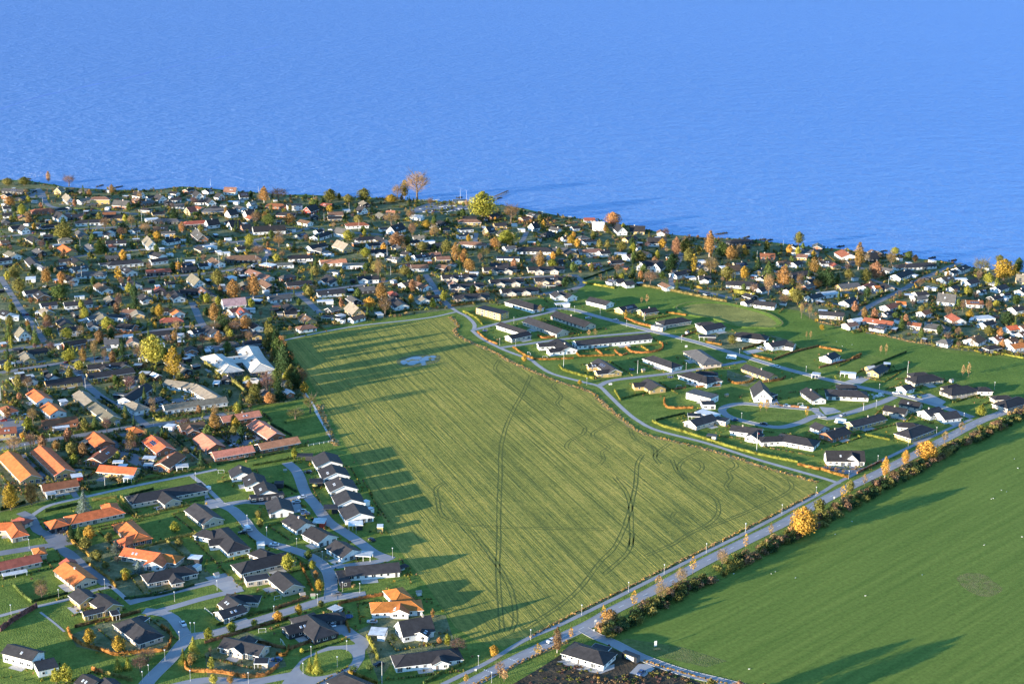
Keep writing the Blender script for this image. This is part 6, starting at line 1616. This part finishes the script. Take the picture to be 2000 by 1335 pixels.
def tramp(t, x, y):
    q = px(t, x, y); b = P(*q); o = link('trampoline', None, None, Vector((b.x, b.y, 0))); mb = MB(); mb.tube((0, 0, .75), (0, 0, .82), 1.9, 1.9, 16); link('mat', mb.mesh('mat', mat('trampoline_blue', (.03, .05, .16), .6)), o)
    for i in range(6):
        a = i*math.tau/6; mb = MB(); mb.tube((1.8*math.cos(a), 1.8*math.sin(a), 0), (1.8*math.cos(a), 1.8*math.sin(a), 2.4), .04, .04, 4); link('leg', mb.mesh('leg', M_METAL), o)
    later(o, 'round blue trampoline with a ring of poles', 'trampoline', q, 'trampolines')
for a in (('l', 735, 535), ('m', 545, 990), ('n', 720, 250), ('b', 1250, 760), ('m', 170, 915)): tramp(*a)
def playhouse(t, x, y, s, colr):
    q = px(t, x, y); b = P(*q); o = link('playhouse', None, None, Vector((b.x, b.y, 0)), dr.uniform(0, 1)); mb = MB(); mb.box(-1*s, -1*s, 0, 1*s, 1*s, 1.5*s); link('wall', mb.mesh('wall', mat('playhouse_'+colr, dict(wood=(.5, .33, .14), white=(.75, .75, .72), green=(.12, .25, .12))[colr], .9)), o)
    mb = MB(); h = 1.25*s; mb.poly([(-h, -h, 1.4*s), (h, -h, 1.4*s), (h, 0, 2.3*s), (-h, 0, 2.3*s)]); mb.poly([(-h, 0, 2.3*s), (h, 0, 2.3*s), (h, h, 1.4*s), (-h, h, 1.4*s)]); mb.poly([(-h, -h, 1.4*s), (-h, 0, 2.3*s), (-h, h, 1.4*s)]); mb.poly([(h, -h, 1.4*s), (h, h, 1.4*s), (h, 0, 2.3*s)]); link('roof', mb.mesh('roof', mat('playhouse_roof', (.35, .3, .25), .9)), o); later(o, 'small %s playhouse with pitched roof' % colr, 'playhouse', q, 'playhouses')
for a in (('b', 850, 580, 1.0, 'wood'), ('b', 940, 585, .9, 'green'), ('m', 280, 930, 1.0, 'wood'), ('m', 710, 560, 1.0, 'white'), ('m', 1095, 1170, .9, 'wood'), ('e', 1145, 145, 1.2, 'white'), ('b', 100, 405, 1.0, 'white'), ('f', 785, 600, .8, 'green'), ('e', 680, 395, 1.0, 'white'), ('n', 1290, 930, 1.0, 'white'), ('c', 80, 560, 1.0, 'white')): playhouse(*a)
b = P(*px('f', 1075, 765)); o = link('garden_umbrella', None, None, Vector((b.x, b.y, 0))); mb = MB(); mb.tube((0, 0, 0), (0, 0, 2.3), .04, .04, 6); link('pole', mb.mesh('pole', M_METAL), o); mb = MB(); mb.tube((0, 0, 1.9), (0, 0, 2.5), 1.6, .05, 10); link('canopy', mb.mesh('canopy', mat('umbrella_cloth', (.62, .45, .12), .9)), o); tag(o, 'round yellow garden umbrella beside the row of white gabled houses', 'umbrella')
# posts of the path fence by the field: white rails
def fence(t, s, lab):
    ln = smooth_line(W2(pts(t, s)), 2.4); o = link('post_fence', None, None, Vector((ln[0].x, ln[0].y, 0)))
    for i, q in enumerate(ln): mb = MB(); mb.box(q.x-ln[0].x-.06, q.y-ln[0].y-.06, 0, q.x-ln[0].x+.06, q.y-ln[0].y+.06, 1.1); link('post', mb.mesh('post', M_TRIM), o)
    for z in (.55, 1.0):
        mb = MB()
        for a, c in zip(ln[:-1], ln[1:]): mb.tube((a.x-ln[0].x, a.y-ln[0].y, z), (c.x-ln[0].x, c.y-ln[0].y, z), .045, .045, 4)
        link('rail', mb.mesh('rail', M_TRIM), o)
    tag(o, lab, 'fence')
fence('f', '1010 350 1120 330 1250 305', 'low pale rail fence closing the lawn beside the field corner'); fence('b', '0 690 70 745', 'short pale board fence at the garden of the winged house'); fence('j', '345 130 410 245', 'pale straight fence along the lane by the steep tan roof')
# ---- shore: jetty, groynes, boats, gulls
b0, b1 = P(965, 387, -1.6), P(993, 375, -1.6); o = link('jetty', None, None, Vector((b0.x, b0.y, -1.6))); mb = MB(); d = (b1-b0).xy; L = d.length; d.normalize(); an = math.atan2(d.y, d.x); R_ = Matrix.Rotation(an, 4, 'Z')
n = int(L/0.5)
plk = MB(); plk.box(-.2, -1.1, 1.55, .2, 1.1, 1.65); PLK = plk.mesh('plank', mat('weathered_timber', (.12, .09, .07), .95, objvar=.3))
for i in range(n): q = d*(i*.5); link('plank', PLK, o, Vector((q.x, q.y, 0)), an)
for i in range(0, n, 8):
    for sd in (-1, 1): mb = MB(); q = d*(i*.5)+Vector((-d.y, d.x))*sd; mb.tube((q.x, q.y, -.6), (q.x, q.y, 1.9), .14, .14, 6); link('pile', mb.mesh('pile', mat('weathered_timber', (.12, .09, .07), .95)), o)
tag(o, 'dark timber jetty reaching into the sea behind the big yellow-green tree', 'jetty')
ROCK = mat('groyne_rock', (.06, .055, .05), .95, var=.4, nscale=1)
GRO = [('o', 940, 175, 1010, 158), ('o', 1105, 190, 1190, 170), ('q', 850, 292, 905, 282), ('q', 470, 285, 520, 278), ('r', 1000, 390, 1100, 375), ('r', 1260, 425, 1320, 412), ('r', 1440, 445, 1480, 438), ('r', 1500, 450, 1545, 440), ('s', 820, 335, 905, 312), ('s', 1280, 400, 1350, 388), ('s', 1090, 372, 1130, 365), ('o', 250, 130, 310, 125), ('s', 190, 262, 240, 250), ('s', 620, 305, 660, 298)]
for t, x0, y0, x1, y1 in GRO:
    a, b = P(*px(t, x0, y0), -1.6), P(*px(t, x1, y1), -1.6); mb = MB(); k = max(8, int((b-a).length/1.1))
    for i in range(k):
        for w_ in range(2):
            q = a.lerp(b, i/k)-a+Vector((dr.uniform(-1, 1), dr.uniform(-1, 1), 0)); r_ = dr.uniform(.5, 1.0); M_ = Matrix.Translation(q+Vector((0, 0, .1))) @ Matrix.Rotation(dr.uniform(0, 3), 4, rdir(dr)); mb.box(-r_, -r_*.8, -r_*.6, r_, r_*.8, r_*.6, 0, M_)
    o = link('groyne', mb.mesh('groyne', ROCK), None, a); later(o, 'dark boulder groyne running into the sea', 'groyne', px(t, x0, y0), 'groynes')
hull = MB(); st = [(-2.2, .75, .55), (-1.0, .85, .5), (0.6, .8, .5), (1.7, .45, .58), (2.3, .03, .7)]
for x, hw, z in st: hull.V += [(x, -hw, z), (x, -hw*.45, .12), (x, 0, .02), (x, hw*.45, .12), (x, hw, z)]
for i in range(4):
    for j in range(4): hull.F.append((i*5+j, (i+1)*5+j, (i+1)*5+j+1, i*5+j+1)); hull.M.append(0)
hull.F.append((4, 3, 2, 1, 0)); hull.M.append(0); HULL = hull.mesh('hull', M_WHITE)
cv = MB()
for x, hw, z in st: cv.V += [(x, -hw*.97, z+.02), (x, 0, z+.2), (x, hw*.97, z+.02)]
for i in range(4):
    for j in range(2): cv.F.append((i*3+j, (i+1)*3+j, (i+1)*3+j+1, i*3+j+1)); cv.M.append(0)
COVER = cv.mesh('cover', M_WHITE); mm = MB(); mm.tube((.3, 0, .5), (.3, 0, 5.2), .05, .03, 5); MAST = mm.mesh('mast', M_METAL)
BC = dict(white=(.75, .75, .73), blue=(.03, .09, .4), red=(.5, .06, .03), turquoise=(.2, .5, .45), lilac=(.4, .35, .5))
BOATS = [(862, 405, 'white'), (868, 404, 'white'), (876, 403, 'turquoise'), (881, 400, 'red'), (888, 403, 'white'), (870, 409, 'white'), (876, 406, 'blue'), (862, 412, 'blue'), (893, 409, 'white'), (898, 408, 'lilac'), (877, 414, 'white'), (885, 412, 'lilac'), (912, 409, 'white'), (906, 410, 'white'), (830, 415, 'white'), (836, 414, 'blue'), (841, 416, 'white'), (847, 412, 'blue'), (845, 414, 'red'), (873, 419, 'white'),
         (822, 391, 'white'), (828, 391, 'white'), (834, 390, 'white'), (849, 392, 'white'), (854, 391, 'white'), (866, 394, 'white'), (823, 409, 'white'), (1605, 487, 'blue')]
for i, (x, y, cc) in enumerate(BOATS):
    b = P(x, y); o = link('dinghy', None, None, Vector((b.x, b.y, 0.1)), dr.uniform(-.6, .9)); link('hull', HULL, o); c = link('cover', COVER, o); c.material_slots[0].link = 'OBJECT'; c.material_slots[0].material = mat('boat_cover_'+cc, BC[cc], .7)
    if x in (876, 1605, 888): link('mast', MAST, o)
    later(o, 'laid-up dinghy with %s cover' % cc, 'boat', (x, y), 'dinghies laid up by the boathouse')
gb = MB(); ring = [(-.34, .02, .1), (-.2, .08, .1), (.02, .12, .12), (.2, .07, .15), (.28, .05, .2), (.36, .045, .22), (.42, .01, .21)]
for x, r_, z in ring:
    for j in range(6): a = j*math.tau/6; gb.V.append((x, r_*math.cos(a), z+r_*.9*math.sin(a)))
for i in range(6):
    for j in range(6): gb.F.append((i*6+j, i*6+(j+1) % 6, (i+1)*6+(j+1) % 6, (i+1)*6+j)); gb.M.append(0)
gb.F.append(tuple(range(6))[::-1]); gb.M.append(0); gb.F.append(tuple(36+j for j in range(6))); gb.M.append(0)
GULL = gb.mesh('gull', M_WHITE)
def gull(x, y, z, lab, grp):
    b = P(x, y, z); o = link('gull', GULL, None, b, dr.uniform(0, 6.28), (1.2, 1.2, 1.2)); tag(o, lab, 'gull', grp)
for i in range(46): gull(72+dr.gauss(0, 16), 341+dr.gauss(0, 2.8), -1.55, 'white gull floating in the flock off the left shore', 'gulls floating off the shore')
for x, y in [(1981, 896), (1988, 914), (1956, 957), (1966, 960), (1936, 974), (1940, 973), (1664, 1018), (1631, 1043), (1996, 1048), (1922, 1064), (1554, 1128), (1514, 1116), (1506, 1120), (1433, 1120), (1402, 1132), (1463, 1306), (1690, 1163), (1801, 1122)]: gull(x, y, .03, 'white gull standing on the big green field', 'gulls on the grass field')
for x, y in [(1634, 667), (1645, 676), (1664, 673), (1892, 708)]: gull(x, y, .03, 'white gull standing on the meadow', 'gulls on the meadow')

# building material piles at the new-estate corner
o = link('material_pile', None, None, Vector((*P(1718, 774).xy, 0)), .3); pm = mat('wrapped_pallet', (.6, .6, .58), .7, objvar=.3)
for i in range(11):
    mb = MB(); x, y = dr.uniform(-6, 6), dr.uniform(-4, 4); s = dr.uniform(.5, 1.0); mb.box(x-s, y-s*.7, 0, x+s, y+s*.7, s); link('pallet', mb.mesh('pallet', pm), o)
tag(o, 'heap of pale wrapped building materials by the estate road corner', 'building materials')
# ================================================================== LABELS that single things out
ROWN = [(430, 'on the shore'), (480, 'just behind shore'), (530, 'upper old town'), (585, 'middle old town'), (640, 'level with field top'), (720, 'level with puddle'), (800, 'level with red rows'), (880, 'level with loop road'),
        (970, 'level with stepped row'), (1070, 'level with golden tree'), (1180, 'level with field corner'), (1260, 'lower estate road'), (9999, 'along bottom edge')]
COLN = [(170, 'far-left'), (340, 'left'), (520, 'left-third'), (700, 'left-of-centre'), (900, 'centre-left'), (1100, 'centre'), (1300, 'right-of-centre'), (1500, 'right-third'), (1750, 'right'), (9999, 'far-right')]
def where(q):
    r = next(n for lim, n in ROWN if q[1] < lim); c = next(n for lim, n in COLN if q[0] < lim); return r, c
ORD = ['first', 'second', 'third', 'fourth', 'fifth', 'sixth', 'seventh', 'eighth', 'ninth', 'tenth', 'eleventh', 'twelfth']
cells = {}
for th in THINGS:
    o, desc, cat, q, grp = th; r, c = where(q); cells.setdefault((desc, r, c), []).append(th)
for (desc, r, c), L in cells.items():
    L.sort(key=lambda t: t[3][0])
    for i, (o, _, cat, q, grp) in enumerate(L):
        lab = '%s, %s, %s' % (desc, r, c) if len(L) == 1 else '%s, %s from left, %s, %s' % (desc, ORD[min(i, 11)], r, c)
        w_ = lab.split()
        if len(w_) > 16: lab = lab.replace('level with', 'by')
        tag(o, lab, cat, grp)
